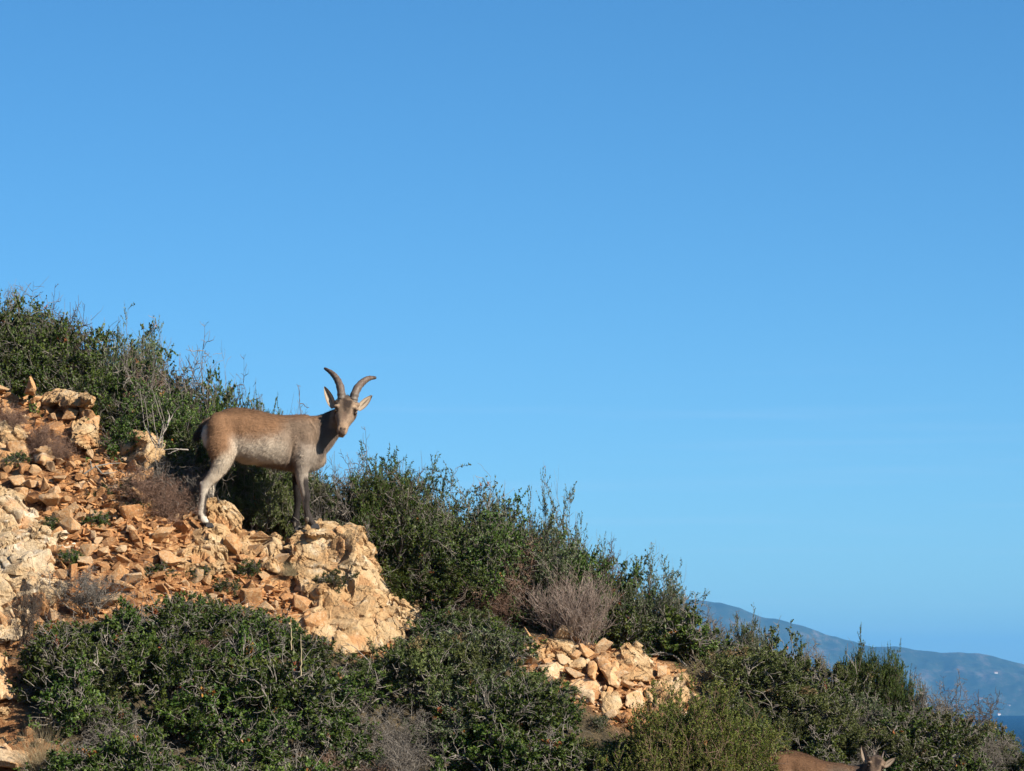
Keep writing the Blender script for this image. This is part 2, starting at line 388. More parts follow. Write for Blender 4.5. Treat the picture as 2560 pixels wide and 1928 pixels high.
for k in range(11):
    px = rr.uniform(2380, 2620) if k else 2486; s = abs(rr.gauss(0.05, 0.14)) if k else 0.55
    s = min(s, .55)
    x, y, z = hill_z(px, s)
    h = link('house', None, loc=(x, y, z + 0.5)); h.rotation_euler = (0, 0, rr.uniform(-.5, .5)); sc = rr.uniform(.25, .55)
    h.scale = (sc, sc, sc)
    if k == 0: h.scale = (.5, .4, .4); tag(h, 'tiny white house highest up on the far blue headland', 'house')
    else: tag(h, 'tiny pale house on the far shore', 'house', 'houses along the far shore')
    link('wall', hw, h); link('roof', hr, h)

# ------------------------------------------------------------------ rocks
def hull_mesh(pts, bev=0.0, cuts=0):
    bm = bmesh.new()
    for p in pts: bm.verts.new(p)
    r = bmesh.ops.convex_hull(bm, input=bm.verts)
    bmesh.ops.delete(bm, geom=[g for g in r['geom_interior'] if isinstance(g, bmesh.types.BMVert)], context='VERTS')
    bmesh.ops.dissolve_limit(bm, angle_limit=math.radians(14), verts=bm.verts, edges=bm.edges)
    if bev: bmesh.ops.bevel(bm, geom=list(bm.edges), offset=bev, segments=1, affect='EDGES', profile=0.6)
    bmesh.ops.triangulate(bm, faces=bm.faces)
    if cuts: bmesh.ops.subdivide_edges(bm, edges=bm.edges, cuts=cuts, use_grid_fill=True)
    bmesh.ops.recalc_face_normals(bm, faces=bm.faces)
    v = np.array([x.co[:] for x in bm.verts]); bm.verts.index_update()
    f = [[y.index for y in x.verts] for x in bm.faces]; bm.free()
    return v, f
def stone_proto(k):
    r = np.random.default_rng(100 + k)
    n = r.integers(9, 15)
    p = r.normal(size=(n, 3)); p /= np.linalg.norm(p, axis=1)[:, None]
    p = np.sign(p) * np.abs(p) ** 0.75
    p *= np.array([0.5, r.uniform(.32, .5), r.uniform(.16, .40)]) * r.uniform(.85, 1.1, (n, 1))
    v, f = hull_mesh(p, 0.018, 2)
    d = fbm(v * 5 + k * 9, 3, k)[:, None] * 0.035
    v = v + v / (np.linalg.norm(v, axis=1)[:, None] + 1e-6) * d
    return mesh('stone', v, f, [M['stone']])
PROTO = [stone_proto(k) for k in range(36)]
def add_stone(px, py, size, label, group=None, k=None, yoff=0.0, rot=None, mat=None, scl=(1, 1, 1), name='stone', lift=0.55):
    Yg = gY(px, py); p = P(px, py, Yg + yoff)
    z = gz(p[0], p[1])
    o = link(name, PROTO[(k if k is not None else rr.randrange(36)) % 36], loc=(p[0], p[1], z + size * lift * 0.5))
    o.rotation_euler = rot if rot else (rr.gauss(0, .35) + 0.35, rr.gauss(0, .4) + .2, rr.uniform(0, 6.28))
    o.scale = tuple(size * s for s in scl)
    tag(o, label, 'stone', group)
    return o

def inscree(px, py): return bool(inpoly(np.array(px), np.array(py), SCREE))
def inout(px, py): return bool(inpoly(np.array(px), np.array(py), OUTC))
def zone_label(px, py):
    if py > 1590 and px < 200: return None
    if py < 1110: return ('%s ochre stone ' + ('at the top left of the scree' if px < 100 else 'under the low pale rock ledge' if px < 220 else 'right of the upright greyish slab'), 'stones at the top of the scree')
    if py < 1230 and px < 260: return ('%s orange stone ' + ('above the rock behind the big pale boulder' if px < 110 else 'below the upright greyish slab'), 'stones of the upper scree')
    if px < 330 and py < 1350: return ('%s orange stone ' + ('touching the top of the big pale boulder' if px < 150 else 'left of the brown dry bush' if py < 1280 else 'up and left of the leafless sapling'), 'stones above the pale boulder')
    if px < 330: return ('%s ochre stone ' + ('tight against the right side of the pale boulder' if px < 190 else 'near the leafless grey sapling' if py < 1480 else 'behind the foot of the leafless sapling'), 'stones beside the pale boulder')
    if px < 480 and py < 1340: return ('%s orange stone ' + ('under the brown dry bush' if py < 1260 else 'between the brown dry bush and hind hooves'), 'stones left of the ibex')
    if py < 1400: return ('%s ochre stone ' + ('close behind the big ibex\'s hind hooves' if px < 600 else 'left of the big ibex\'s front hooves'), 'stones under the ibex')
    if px < 600: return ('%s orange stone ' + (('left of the outcrop under the hind hooves' if px < 450 else 'right below the outcrop under the hind hooves') if py < 1460 else 'at the middle of the lower scree rim'), 'stones below the hind hooves')
    return ('%s tan stone ' + ('against the upper left of the large boulder' if py < 1480 else 'at the lower left foot of the large boulder'), 'stones piled against the ibex boulder')
def szword(sz): return 'big' if sz > 75 else 'large' if sz > 60 else 'middling' if sz > 45 else 'smallish' if sz > 36 else 'small'
placed = []
rs = random.Random(11)
cnt = 0; tries = 0
def try_place(sz_px, box, test, gap=0.62):
    for _ in range(80):
        px = rs.uniform(box[0], box[2]); py = rs.uniform(box[1], box[3])
        if not test(px, py): continue
        if all((px - a) ** 2 + ((py - b_) * 1.35) ** 2 > (gap * 0.5 * (sz_px + c)) ** 2 for a, b_, c in placed):
            placed.append((px, py, sz_px)); return px, py
    return None
# ---- boulders built of several broken blocks, fused into one rock each
from mathutils.bvhtree import BVHTree
def chips(outline, hull, seed, dens=1.0):
    """angular joint blocks standing a little proud of the face of a rock"""
    r = np.random.default_rng(seed + 900); o_ = np.array(outline, float); lo, hi_ = o_.min(0), o_.max(0)
    area = 0.5 * abs(np.sum(o_[:, 0] * np.roll(o_[:, 1], 1) - o_[:, 1] * np.roll(o_[:, 0], 1))); n = int(np.clip(area / 620 * dens, 2, 70))
    bv = BVHTree.FromPolygons([tuple(x) for x in hull[0]], hull[1]); out = []
    rb = np.random.default_rng(int(seed / 10)); R0 = Matrix.Rotation(rb.uniform(-.5, .5), 3, 'Y') @ Matrix.Rotation(rb.uniform(-.6, .1), 3, 'X') @ Matrix.Rotation(rb.uniform(-.7, .7), 3, 'Z')
    rad = math.sqrt(area) / 418
    for _ in range(n * 3):
        if len(out) >= n: break
        a, b_ = r.uniform(lo, hi_)
        if not inpoly(np.array(a), np.array(b_), outline): continue
        d_ = Vector(P(a, b_, 10.0)).normalized(); h_ = bv.ray_cast(Vector((0, 0, 0)), d_)
        if h_[0] is None: continue
        s_ = rad * r.uniform(.10, .34); sx, sy, sz_ = s_ * r.uniform(.7, 1.5), s_ * r.uniform(.45, .8), s_ * r.uniform(.35, 1.0)
        k_ = r.integers(8, 12); p = r.uniform(-1, 1, (k_ + 4, 3)); p = np.sign(p) * np.abs(p) ** .45; p *= (sx, sy, sz_)
        rot = np.array(R0 @ Matrix.Rotation(r.normal(0, .22), 3, 'Y') @ Matrix.Rotation(r.normal(0, .25), 3, 'X'))
        q_ = p @ rot.T; front = -q_[:, 1].min(); pr = min(.028, rad * .10) * r.uniform(-.2, 1.0) * (1 if dens >= 1 else .35)
        c_ = np.array(h_[0]) + np.array(d_) * (front - pr)
        out.append(hull_mesh(q_ + c_))
    return out
def remesh(v_f_list, voxel, smooth=2):
    V = []; Fc = []; off = 0
    for v, f in v_f_list:
        V.append(v); Fc += [[i + off for i in q_] for q_ in f]; off += len(v)
    me = bpy.data.meshes.new('tmp'); me.from_pydata(np.concatenate(V).tolist(), [], Fc)
    o = bpy.data.objects.new('tmp', me); C.objects.link(o)
    md = o.modifiers.new('r', 'REMESH'); md.mode = 'VOXEL'; md.voxel_size = voxel
    if smooth: s = o.modifiers.new('s', 'SMOOTH'); s.iterations = smooth; s.factor = 0.5
    dg = bpy.context.evaluated_depsgraph_get(); dg.update()
    r = bpy.data.meshes.new_from_object(o.evaluated_get(dg))
    bpy.data.objects.remove(o); bpy.data.meshes.remove(me)
    return r
def unit0(a_): return a_ / (np.linalg.norm(a_, axis=-1, keepdims=True) + 1e-12)
def getv(me):
    v = np.empty(len(me.vertices) * 3, np.float32); me.vertices.foreach_get('co', v); v = v.reshape(-1, 3).astype(float)
    n = np.empty(len(me.vertices) * 3, np.float32); me.vertex_normals.foreach_get('vector', n); return v, n.reshape(-1, 3).astype(float)
def block(outline, t0=0.10, thick=0.4, bulge=0.05, shrink=0.82, seed=0):
    """a convex rock block: outline given as seen from the path, laid on the slope, with depth"""
    r = np.random.default_rng(seed + 500)
    c = np.mean(outline, 0); pts = []
    for (a, b_) in outline:
        Yg = gY(a, b_)
        pts.append(P(a, b_, Yg - t0 * r.uniform(.3, 1.0)))
        a2, b2 = c + (np.array((a, b_)) - c) * shrink
        pts.append(P(a2, b2, Yg + thick * r.uniform(.7, 1.1)))
    for k in range(4):
        i, j = r.integers(0, len(outline), 2); w_ = r.uniform(.3, .7)
        q_ = (np.array(outline[i]) * w_ + np.array(outline[j]) * (1 - w_)) * .6 + c * .4
        pts.append(P(q_[0], q_[1], gY(*q_) - t0 - bulge * r.uniform(.3, 1)))
    return hull_mesh(pts)
def boulder(name, blocks, label, mat='boulder', voxel=0.007, rough=0.012, crack=0.02, csc=5.0, seed=0, **kw):
    pcs = []
    for i, bk in enumerate(blocks):
        ol, kw_ = (bk, {}) if isinstance(bk, list) else bk
        hb_ = block(ol, seed=seed + i, **kw_); pcs.append(hb_)
        pcs += chips(ol, hb_, seed * 10 + i, kw.get('chip', 1.0))
    me = remesh(pcs, voxel, 0)
    v, n = getv(me)
    # break the surface into flat fracture faces of two sizes
    rf = np.random.default_rng(seed + 77); st_ = np.array((.75, 1.0, 1.0)); sh_ = np.array(((1, 0, .35), (0, 1, 0), (-.25, 0, 1)))
    n1_ = int(np.clip(len(v) / (800 if crack > .011 else 2500), 7, 80))
    for cnt_, bl_ in (((n1_, .90), (n1_ * 5, .62)) if crack > .011 else ((n1_, .5),)):
        cnt_ = min(cnt_, len(v) // 8); sd_ = rf.choice(len(v), cnt_, replace=False)
        feat = np.concatenate([(v @ sh_.T) * st_, n * .05], 1); fs_ = feat[sd_] ; own = np.empty(len(v), int)
        for k_ in range(0, len(v), 4000):
            q_ = feat[k_:k_ + 4000]; own[k_:k_ + 4000] = ((q_ ** 2).sum(1)[:, None] - 2 * q_ @ fs_.T + (fs_ ** 2).sum(1)[None]).argmin(1)
        num = np.bincount(own, minlength=cnt_) + 1e-9
        cc_ = np.stack([np.bincount(own, v[:, k_], cnt_) for k_ in range(3)], 1) / num[:, None]
        cn_ = unit0(np.stack([np.bincount(own, n[:, k_], cnt_) for k_ in range(3)], 1) + rf.normal(size=(cnt_, 3)) * num[:, None] * .10)
        v = v - cn_[own] * (np.sum((v - cc_[own]) * cn_[own], 1) * bl_)[:, None]
    me.vertices.foreach_set('co', v.astype(np.float32).ravel()); me.update(); v, n = getv(me)
    c = v.mean(0)
    warp = v * (1, 1, .8) + 0.05 * np.stack([fbm(v * 4 + 7, 3, seed), fbm(v * 4 + 31, 3, seed + 1), fbm(v * 4 + 77, 3, seed + 2)], 1)
    f1, f2, cid, tl = voro(warp * csc * np.array((1, 1, .8)), seed)
    ck = np.clip((f2 - f1) / 0.09, 0, 1)
    f1b, f2b, cidb, tlb = voro(warp * csc * 2.4, seed + 40)
    ckb = np.clip((f2b - f1b) / 0.10, 0, 1)
    fs = min(1.0, crack / .02)
    disp = -crack * .7 * (1 - ck) ** 2 + ((cid - .5) * 0.010 + (cidb - .5) * 0.004) * fs + (tl * .12 / csc + tlb * .16 / (csc * 2.4)) * fs ** 1.5 - crack * .2 * (1 - ckb) ** 2 * (cid > .45)
    disp += fbm(v * 7, 5, seed + 5) * rough * .6 + np.abs(fbm(v * 26, 3, seed + 6)) * rough * .4
    v = v + n * disp[:, None]
    me.vertices.foreach_set('co', (v - c).astype(np.float32).ravel())
    me.materials.clear(); me.materials.append(M[mat]); me.name = name
    me.update()
    o = link(name, me, loc=c)
    tag(o, label, 'boulder', kw.get('group')); return o
B = boulder
B('boulder', [([(-160, 1270), (20, 1272), (98, 1288), (128, 1335), (134, 1460), (120, 1560), (-160, 1600)], dict(t0=.12, thick=.5)),
              [(-160, 1290), (-60, 1262), (20, 1268), (100, 1280), (128, 1320), (135, 1400), (60, 1430), (-160, 1440)],
              [(-160, 1400), (60, 1390), (136, 1380), (138, 1470), (120, 1560), (40, 1600), (-160, 1620)],
              [(-160, 1240), (-30, 1225), (20, 1262), (60, 1275), (30, 1330), (-160, 1330)]],
  'big pale cracked boulder at the left edge of the photo', 'pale', crack=0.026, csc=2.5, seed=3, chip=.14)
B('boulder', [([(740, 1345), (800, 1330), (850, 1335), (885, 1350), (930, 1402), (972, 1478), (1008, 1562), (1010, 1600), (860, 1612), (780, 1525), (735, 1430)], dict(t0=.12, thick=.5)),
              ([(735, 1324), (790, 1308), (838, 1335), (845, 1390), (820, 1440), (770, 1450), (730, 1410)], dict(t0=.20)),
              ([(785, 1308), (838, 1308), (882, 1340), (876, 1400), (840, 1410), (800, 1350)], dict(t0=.17)),
              ([(838, 1335), (884, 1338), (930, 1400), (970, 1475), (1008, 1560), (1022, 1600), (960, 1600), (890, 1500), (845, 1420)], dict(t0=.24, thick=.45)),
              ([(800, 1430), (850, 1400), (900, 1480), (985, 1585), (945, 1632), (850, 1632), (790, 1560), (780, 1480)], dict(t0=.10, thick=.5)),
              ([(760, 1332), (788, 1321), (815, 1323), (826, 1345), (772, 1352)], dict(t0=.24, thick=.3, bulge=.01)),
              ([(740, 1400), (770, 1440), (790, 1470), (760, 1490), (735, 1440)], dict(t0=.12)),
              ([(700, 1545), (800, 1520), (900, 1560), (940, 1640), (860, 1650), (760, 1600)], dict(t0=.06))],
  'large tan boulder with a long sloping edge under the front hooves of the big ibex', crack=0.020, csc=3.0, seed=12, chip=.16)
B('boulder', [[(468, 1335), (510, 1314), (560, 1310), (584, 1345), (578, 1400), (540, 1420), (490, 1410)],
              [(420, 1400), (480, 1360), (500, 1400), (480, 1420), (430, 1418)],
              [(440, 1395), (560, 1390), (590, 1430), (520, 1445), (450, 1435)]],
  'rounded cracked outcrop of tan rock directly below the hind hooves of the big ibex', chip=.7, crack=0.022, csc=4, seed=22)
B('boulder', [[(505, 1290), (535, 1248), (560, 1252), (600, 1290), (605, 1318), (560, 1325), (515, 1322)],
              [(540, 1300), (590, 1290), (610, 1330), (560, 1335)]],
  'peaked tan rock right behind the hind hooves of the big ibex', crack=0.02, csc=7, seed=31)
B('boulder', [[(655, 1350), (700, 1338), (722, 1370), (720, 1430), (690, 1440), (660, 1420), (645, 1380)],
              [(590, 1350), (625, 1345), (640, 1400), (620, 1420), (595, 1400)]],
  'tan block of rock left of the large boulder under the ibex', crack=0.02, csc=7, seed=35)
B('boulder', [([(1015, 1502), (1048, 1502), (1052, 1535), (1045, 1566), (1010, 1568), (1012, 1530)], dict(t0=.12, thick=.10))],
  'short square stump of tan rock at the lower right foot of the large boulder', crack=0.012, csc=9, seed=41)
B('boulder', [([(985, 1525), (1002, 1510), (1015, 1528), (1012, 1560), (992, 1562)], dict(t0=.10, thick=.10))],
  'small rounded rock wedged between the large boulder and the square rock stump', crack=0.01, csc=9, seed=43)
# right outcrop
B('boulder', [[(1520, 1634), (1585, 1618), (1618, 1632), (1638, 1670), (1640, 1700), (1560, 1705), (1520, 1690)]],
  'large rounded rock at the top of the lower right outcrop', chip=.6, crack=0.022, csc=4, seed=51)
B('boulder', [([(1490, 1640), (1512, 1636), (1535, 1670), (1560, 1712), (1550, 1722), (1522, 1712), (1496, 1670)], dict(t0=.16, thick=.08))],
  'long reddish slab leaning across the lower right outcrop', 'stone', crack=0.004, csc=3, rough=.008, seed=53)
B('boulder', [([(1472, 1660), (1490, 1645), (1496, 1690), (1488, 1705), (1470, 1690)], dict(t0=.13, thick=.08))],
  'short upright rock just left of the reddish slab', 'stone', crack=0.006, csc=5, rough=.008, seed=55)
B('boulder', [[(1625, 1705), (1670, 1690), (1715, 1705), (1735, 1740), (1700, 1775), (1640, 1770), (1615, 1740)]],
  'broad low rock at the right end of the lower right outcrop', crack=0.025, csc=7, seed=57)
B('boulder', [[(1330, 1600), (1400, 1595), (1440, 1605), (1430, 1640), (1340, 1650)], [(1395, 1590), (1420, 1583), (1440, 1610), (1410, 1630)]],
  'tan rock ledge at the upper left of the lower right outcrop', crack=0.02, csc=7, seed=59)
B('boulder', [[(1560, 1740), (1600, 1722), (1625, 1755), (1600, 1775), (1560, 1765)]], 'pointed orange rock in the middle of the lower right outcrop', 'stone', crack=0.006, csc=6, rough=.01, seed=61)
B('boulder', [[(1590, 1790), (1612, 1788), (1612, 1812), (1590, 1815), (1580, 1800)]], 'small tan rock at the bottom of the lower right outcrop', crack=0.01, csc=8, seed=63)
for i_, (pl_, lb_) in enumerate([([(1345, 1665), (1385, 1650), (1415, 1672), (1405, 1705), (1360, 1702)], 'tan block at the left end of the lower right outcrop'),
      ([(1420, 1640), (1465, 1632), (1478, 1660), (1450, 1682), (1420, 1670)], 'tan block above left of the reddish slab'),
      ([(1425, 1700), (1470, 1690), (1500, 1725), (1480, 1758), (1440, 1745)], 'tan block below left of the short upright rock'),
      ([(1500, 1735), (1545, 1730), (1560, 1770), (1530, 1800), (1500, 1775)], 'tan block under the foot of the reddish slab'),
      ([(1560, 1770), (1610, 1775), (1625, 1815), (1580, 1825), (1550, 1800)], 'lowest tan block of the lower right outcrop')]):
    B('boulder', [(pl_, dict(t0=.08, thick=.15))], lb_, 'boulder' if i_ % 2 else 'stone', crack=0.010, csc=5, rough=.012, seed=140 + i_)
# upper left
B('boulder', [([(196, 1050), (232, 1042), (240, 1080), (254, 1112), (230, 1122), (180, 1110), (182, 1070)], dict(t0=.16, thick=.15))],
  'upright greyish slab standing in the upper scree left of the dry bushes', crack=0.02, csc=6, seed=71)
B('boulder', [([(298, 1102), (322, 1092), (345, 1105), (340, 1135), (305, 1138), (295, 1120)], dict(t0=.14, thick=.12))],
  'smooth rounded ochre rock left of the square block behind the brown bush', 'stone', crack=0.006, csc=5, rough=.008, seed=73)
B('boulder', [([(335, 1108), (380, 1095), (405, 1120), (408, 1170), (370, 1190), (330, 1150)], dict(t0=.16, thick=.2)),
              ([(328, 1078), (350, 1086), (385, 1085), (398, 1100), (340, 1105)], dict(t0=.12, thick=.12))],
  'square tan block with a pointed stone on its back, behind the brown bush', crack=0.02, csc=6, seed=75)
B('boulder', [([(70, 960), (78, 935), (90, 968), (88, 990), (60, 985)], dict(t0=.10, thick=.08))],
  'pointed orange rock sticking up at the top of the scree', 'stone', crack=0.008, csc=6, rough=.008, seed=77)
B('boulder', [[(90, 995), (150, 975), (200, 990), (235, 1000), (235, 1018), (150, 1020), (95, 1015)]],
  'low pale rock ledge below the shrubs at the top of the scree', crack=0.02, csc=7, seed=79)
B('boulder', [[(-60, 1050), (30, 1046), (58, 1080), (50, 1115), (-60, 1120)]], 'rough ochre rock at the left edge, near the top of the scree', crack=0.02, csc=6, seed=81)
B('boulder', [[(-60, 1120), (40, 1112), (68, 1140), (30, 1168), (-60, 1165)]], 'flat ochre rock at the left edge, under the rough rock', 'stone', crack=0.01, csc=6, seed=83)
B('boulder', [([(82, 1140), (112, 1112), (140, 1145), (120, 1162), (88, 1158)], dict(t0=.14, thick=.1))], 'three-sided orange stone lit on its right face in the left scree', 'stone', crack=0.004, csc=4, rough=.006, seed=85)
B('boulder', [[(-60, 1255), (-10, 1215), (30, 1210), (62, 1240), (60, 1280), (-60, 1290)]], 'tan rock resting behind the top of the big pale boulder', crack=0.02, csc=6, seed=87)
B('boulder', [([(-90, 1640), (5, 1635), (16, 1680), (12, 1740), (-10, 1752), (-90, 1760)], dict(t0=.2, thick=.3))], 'orange rock cut off by the left edge, in the lower left scrub', 'stone', crack=0.012, csc=5, seed=89)
B('boulder', [([(-60, 1770), (15, 1765), (36, 1785), (25, 1800), (-60, 1800)], dict(t0=.12, thick=.2))], 'low tan rock at the left edge beneath the orange rock', crack=0.012, csc=6, seed=91)
B('boulder', [([(-60, 1860), (20, 1870), (65, 1905), (50, 1925), (-60, 1905)], dict(t0=.12, thick=.2))], 'flat orange rock in the bottom left corner', 'stone', crack=0.008, csc=6, seed=93)
B('boulder', [([(155, 1720), (185, 1712), (192, 1745), (165, 1752)], dict(t0=.22, thick=.1))], 'pale rock showing through the leaves in the lower left scrub', crack=0.008, csc=6, seed=95)

# blocks the boulders cover, so loose stones keep off them
for q_ in [(60, 1340, 120), (60, 1450, 130), (530, 1375, 70), (790, 1400, 90), (880, 1500, 120), (930, 1580, 80), (1575, 1665, 90), (690, 1390, 60), (370, 1140, 70), (1030, 1535, 40)]:
    placed.append(q_)
avoid_feet = [(530, 1330, 30), (775, 1330, 60)]
placed += avoid_feet
n_st = 0
for sz, num in ((84, 12), (66, 30), (52, 60), (42, 80), (32, 90)):
    for _ in range(num):
        if n_st >= 235: break
        r = try_place(sz, (-30, 930, 800, 1600), inscree, 0.56)
        if not r: continue
        zl = zone_label(*r)
        if not zl: continue
        add_stone(r[0], r[1], sz / 418 * rs.uniform(.85, 1.2), zl[0] % szword(sz), zl[1] + ', ' + szword(sz)); n_st += 1
n_o = 0
for sz, num in ((54, 8), (42, 14), (32, 18), (24, 14)):
    for _ in range(num):
        r = try_place(sz, (1290, 1580, 1740, 1840), inout, 0.62)
        if r: add_stone(r[0], r[1], sz / 418 * rs.uniform(.9, 1.2), szword(sz + 10) + ' loose tan outcrop stone ' + ('left of the reddish slab' if r[0] < 1470 else 'below the large rounded rock' if r[0] < 1600 else 'by the broad low rock'), 'stones of the lower right outcrop'); n_o += 1
for (a, b_, s) in [(1010, 1620, 30), (1060, 1590, 24), (1075, 1600, 26), (70, 1850, 30), (100, 1870, 26), (130, 1905, 30), (90, 1925, 24)]:
    if a > 500: add_stone(a, b_, s / 418 * 1.2, 'orange stone in the soil below the grey-leaved plant', 'stones below the grey-leaved plant')
    else: add_stone(a, b_, s / 418 * 1.2, 'small tan stone in the bottom left corner', 'stones in the bottom left corner')
# gravel between the stones: one uncountable mass
gv = []; gf = []; off = 0
gbase = [hull_mesh(np.random.default_rng(900 + k).normal(size=(9, 3)) * (0.5, .4, .25) * .7) for k in range(8)]
for k in range(16500):
    if k < 14300: px = rs.uniform(-80, 1010); py = rs.uniform(930, 1660); ok = inscree(px, py)
    else: px = rs.uniform(1280, 1750); py = rs.uniform(1580, 1840); ok = inout(px, py)
    if not ok: continue
    gv.append((px, py))
pts = np.array(gv)
# vectorised ground hit
Yh = np.full(len(pts), np.nan)
for yy in np.arange(20.5, 26.8, 0.03):
    p = np.stack([(pts[:, 0] - 1280) / F, np.ones(len(pts)), -(pts[:, 1] - 964) / F], 1)
    fwd = math.cos(PITCH) - math.sin(PITCH) * p[:, 2]; up = math.sin(PITCH) + math.cos(PITCH) * p[:, 2]
    x_ = p[:, 0] / fwd * yy; z_ = up / fwd * yy
    h_ = terrain(x_, np.full(len(x_), yy), False) >= z_
    Yh = np.where(np.isnan(Yh) & h_, yy, Yh)
okk = ~np.isnan(Yh); pts = pts[okk]; Yh = Yh[okk]
V = []; Fl = []; off = 0
gr = np.random.default_rng(77)
for (px, py), yy in zip(pts, Yh):
    v, f = gbase[gr.integers(0, 8)]
    p = P(px, py, yy); s = 0.018 + 0.070 * gr.random() ** 2.2
    a = Matrix.Rotation(gr.uniform(0, 6.28), 3, 'Z') @ Matrix.Rotation(gr.normal(0, .5), 3, 'X')
    V.append((v * s) @ np.array(a).T + p); Fl += [[i + off for i in q_] for q_ in f]; off += len(v)
V = np.concatenate(V)
# settle on the detailed surface
me = mesh('gravel', V, Fl, [M['stone']])
tag(link('gravel', me), 'small ochre gravel filling the gaps between the scree stones', 'gravel', kind='stuff')

# ------------------------------------------------------------------ plants
def unit(v): return v / (np.linalg.norm(v, axis=-1, keepdims=True) + 1e-9)
def grow(r, st, d, L, S=6, curl=0.25, up=0.0):
    N = len(st); P_ = np.zeros((N, S + 1, 3)); P_[:, 0] = st; d = unit(d); D = [d]
    for k in range(S):
        d = unit(d + r.normal(size=(N, 3)) * curl + np.array((0, 0, up)))
        P_[:, k + 1] = P_[:, k] + d * (L / S)[:, None]; D.append(d)
    return P_, np.stack(D, 1)
def kids(r, Pp, D, n, lo, hi, spread, fw_=0.6):
    N, S1, _ = Pp.shape
    t_ = r.uniform(lo, hi, (N, n)) * (S1 - 1); i = np.minimum(t_.astype(int), S1 - 2); f = (t_ - i)[..., None]
    a = np.arange(N)[:, None]
    st = Pp[a, i] * (1 - f) + Pp[a, i + 1] * f; d = D[a, i + 1]
    s = unit(r.normal(size=(N, n, 3)))
    nd = unit(d * fw_ + s * spread)
    return st.reshape(-1, 3), nd.reshape(-1, 3), t_.reshape(-1) / (S1 - 1)
class Geo:
    def __init__(s): s.v = []; s.q = []; s.t = []; s.a = []; s.n = 0
    def tubes(s, Pp, r0, r1, rnd, sides=3):
        N, S, _ = Pp.shape
        T = unit(np.gradient(Pp, axis=1)); ref = np.where(np.abs(T[..., 2:3]) > .9, np.array((1., 0, 0)), np.array((0, 0, 1.)))
        A = unit(np.cross(T, ref)); Bv = np.cross(T, A)
        rad = (r0[:, None] + (r1 - r0)[:, None] * np.linspace(0, 1, S)[None])[..., None, None]
        an = np.arange(sides) * 2 * math.pi / sides
        ring = A[:, :, None] * np.cos(an)[None, None, :, None] + Bv[:, :, None] * np.sin(an)[None, None, :, None]
        v = (Pp[:, :, None] + ring * rad).reshape(-1, 3)
        i = np.arange(N * S * sides).reshape(N, S, sides) + s.n; j = np.roll(i, -1, 2)
        s.q.append(np.stack([i[:, :-1], j[:, :-1], j[:, 1:], i[:, 1:]], -1).reshape(-1, 4))
        s.v.append(v); s.a.append(np.repeat(rnd, S * sides)); s.n += len(v)
    def leaves(s, r, p, d, L, W, rnd, fold=0.25):
        N = len(p); d = unit(d); side = unit(np.cross(d, unit(r.normal(size=(N, 3))))); nn = np.cross(d, side)
        L = L[:, None]; W = W[:, None]
        v = np.stack([p, p + d * L * .45 + side * W + nn * W * fold, p + d * L, p + d * L * .45 - side * W + nn * W * fold], 1).reshape(-1, 3)
        i = np.arange(N * 4).reshape(N, 4) + s.n
        s.q.append(i); s.v.append(v); s.a.append(np.repeat(rnd, 4)); s.n += len(v)
    def build(s, name, mat):
        return mesh(name, np.concatenate(s.v), quads=np.concatenate(s.q), mats=[mat], attrs={'rnd': np.concatenate(s.a)})
def dome_dirs(r, n, tilt):
    a = r.uniform(0, 2 * math.pi, n); k = r.uniform(0, 1, n) ** .6 * tilt
    return np.stack([np.cos(a) * np.sin(k), np.sin(a) * np.sin(k), np.cos(k)], 1)
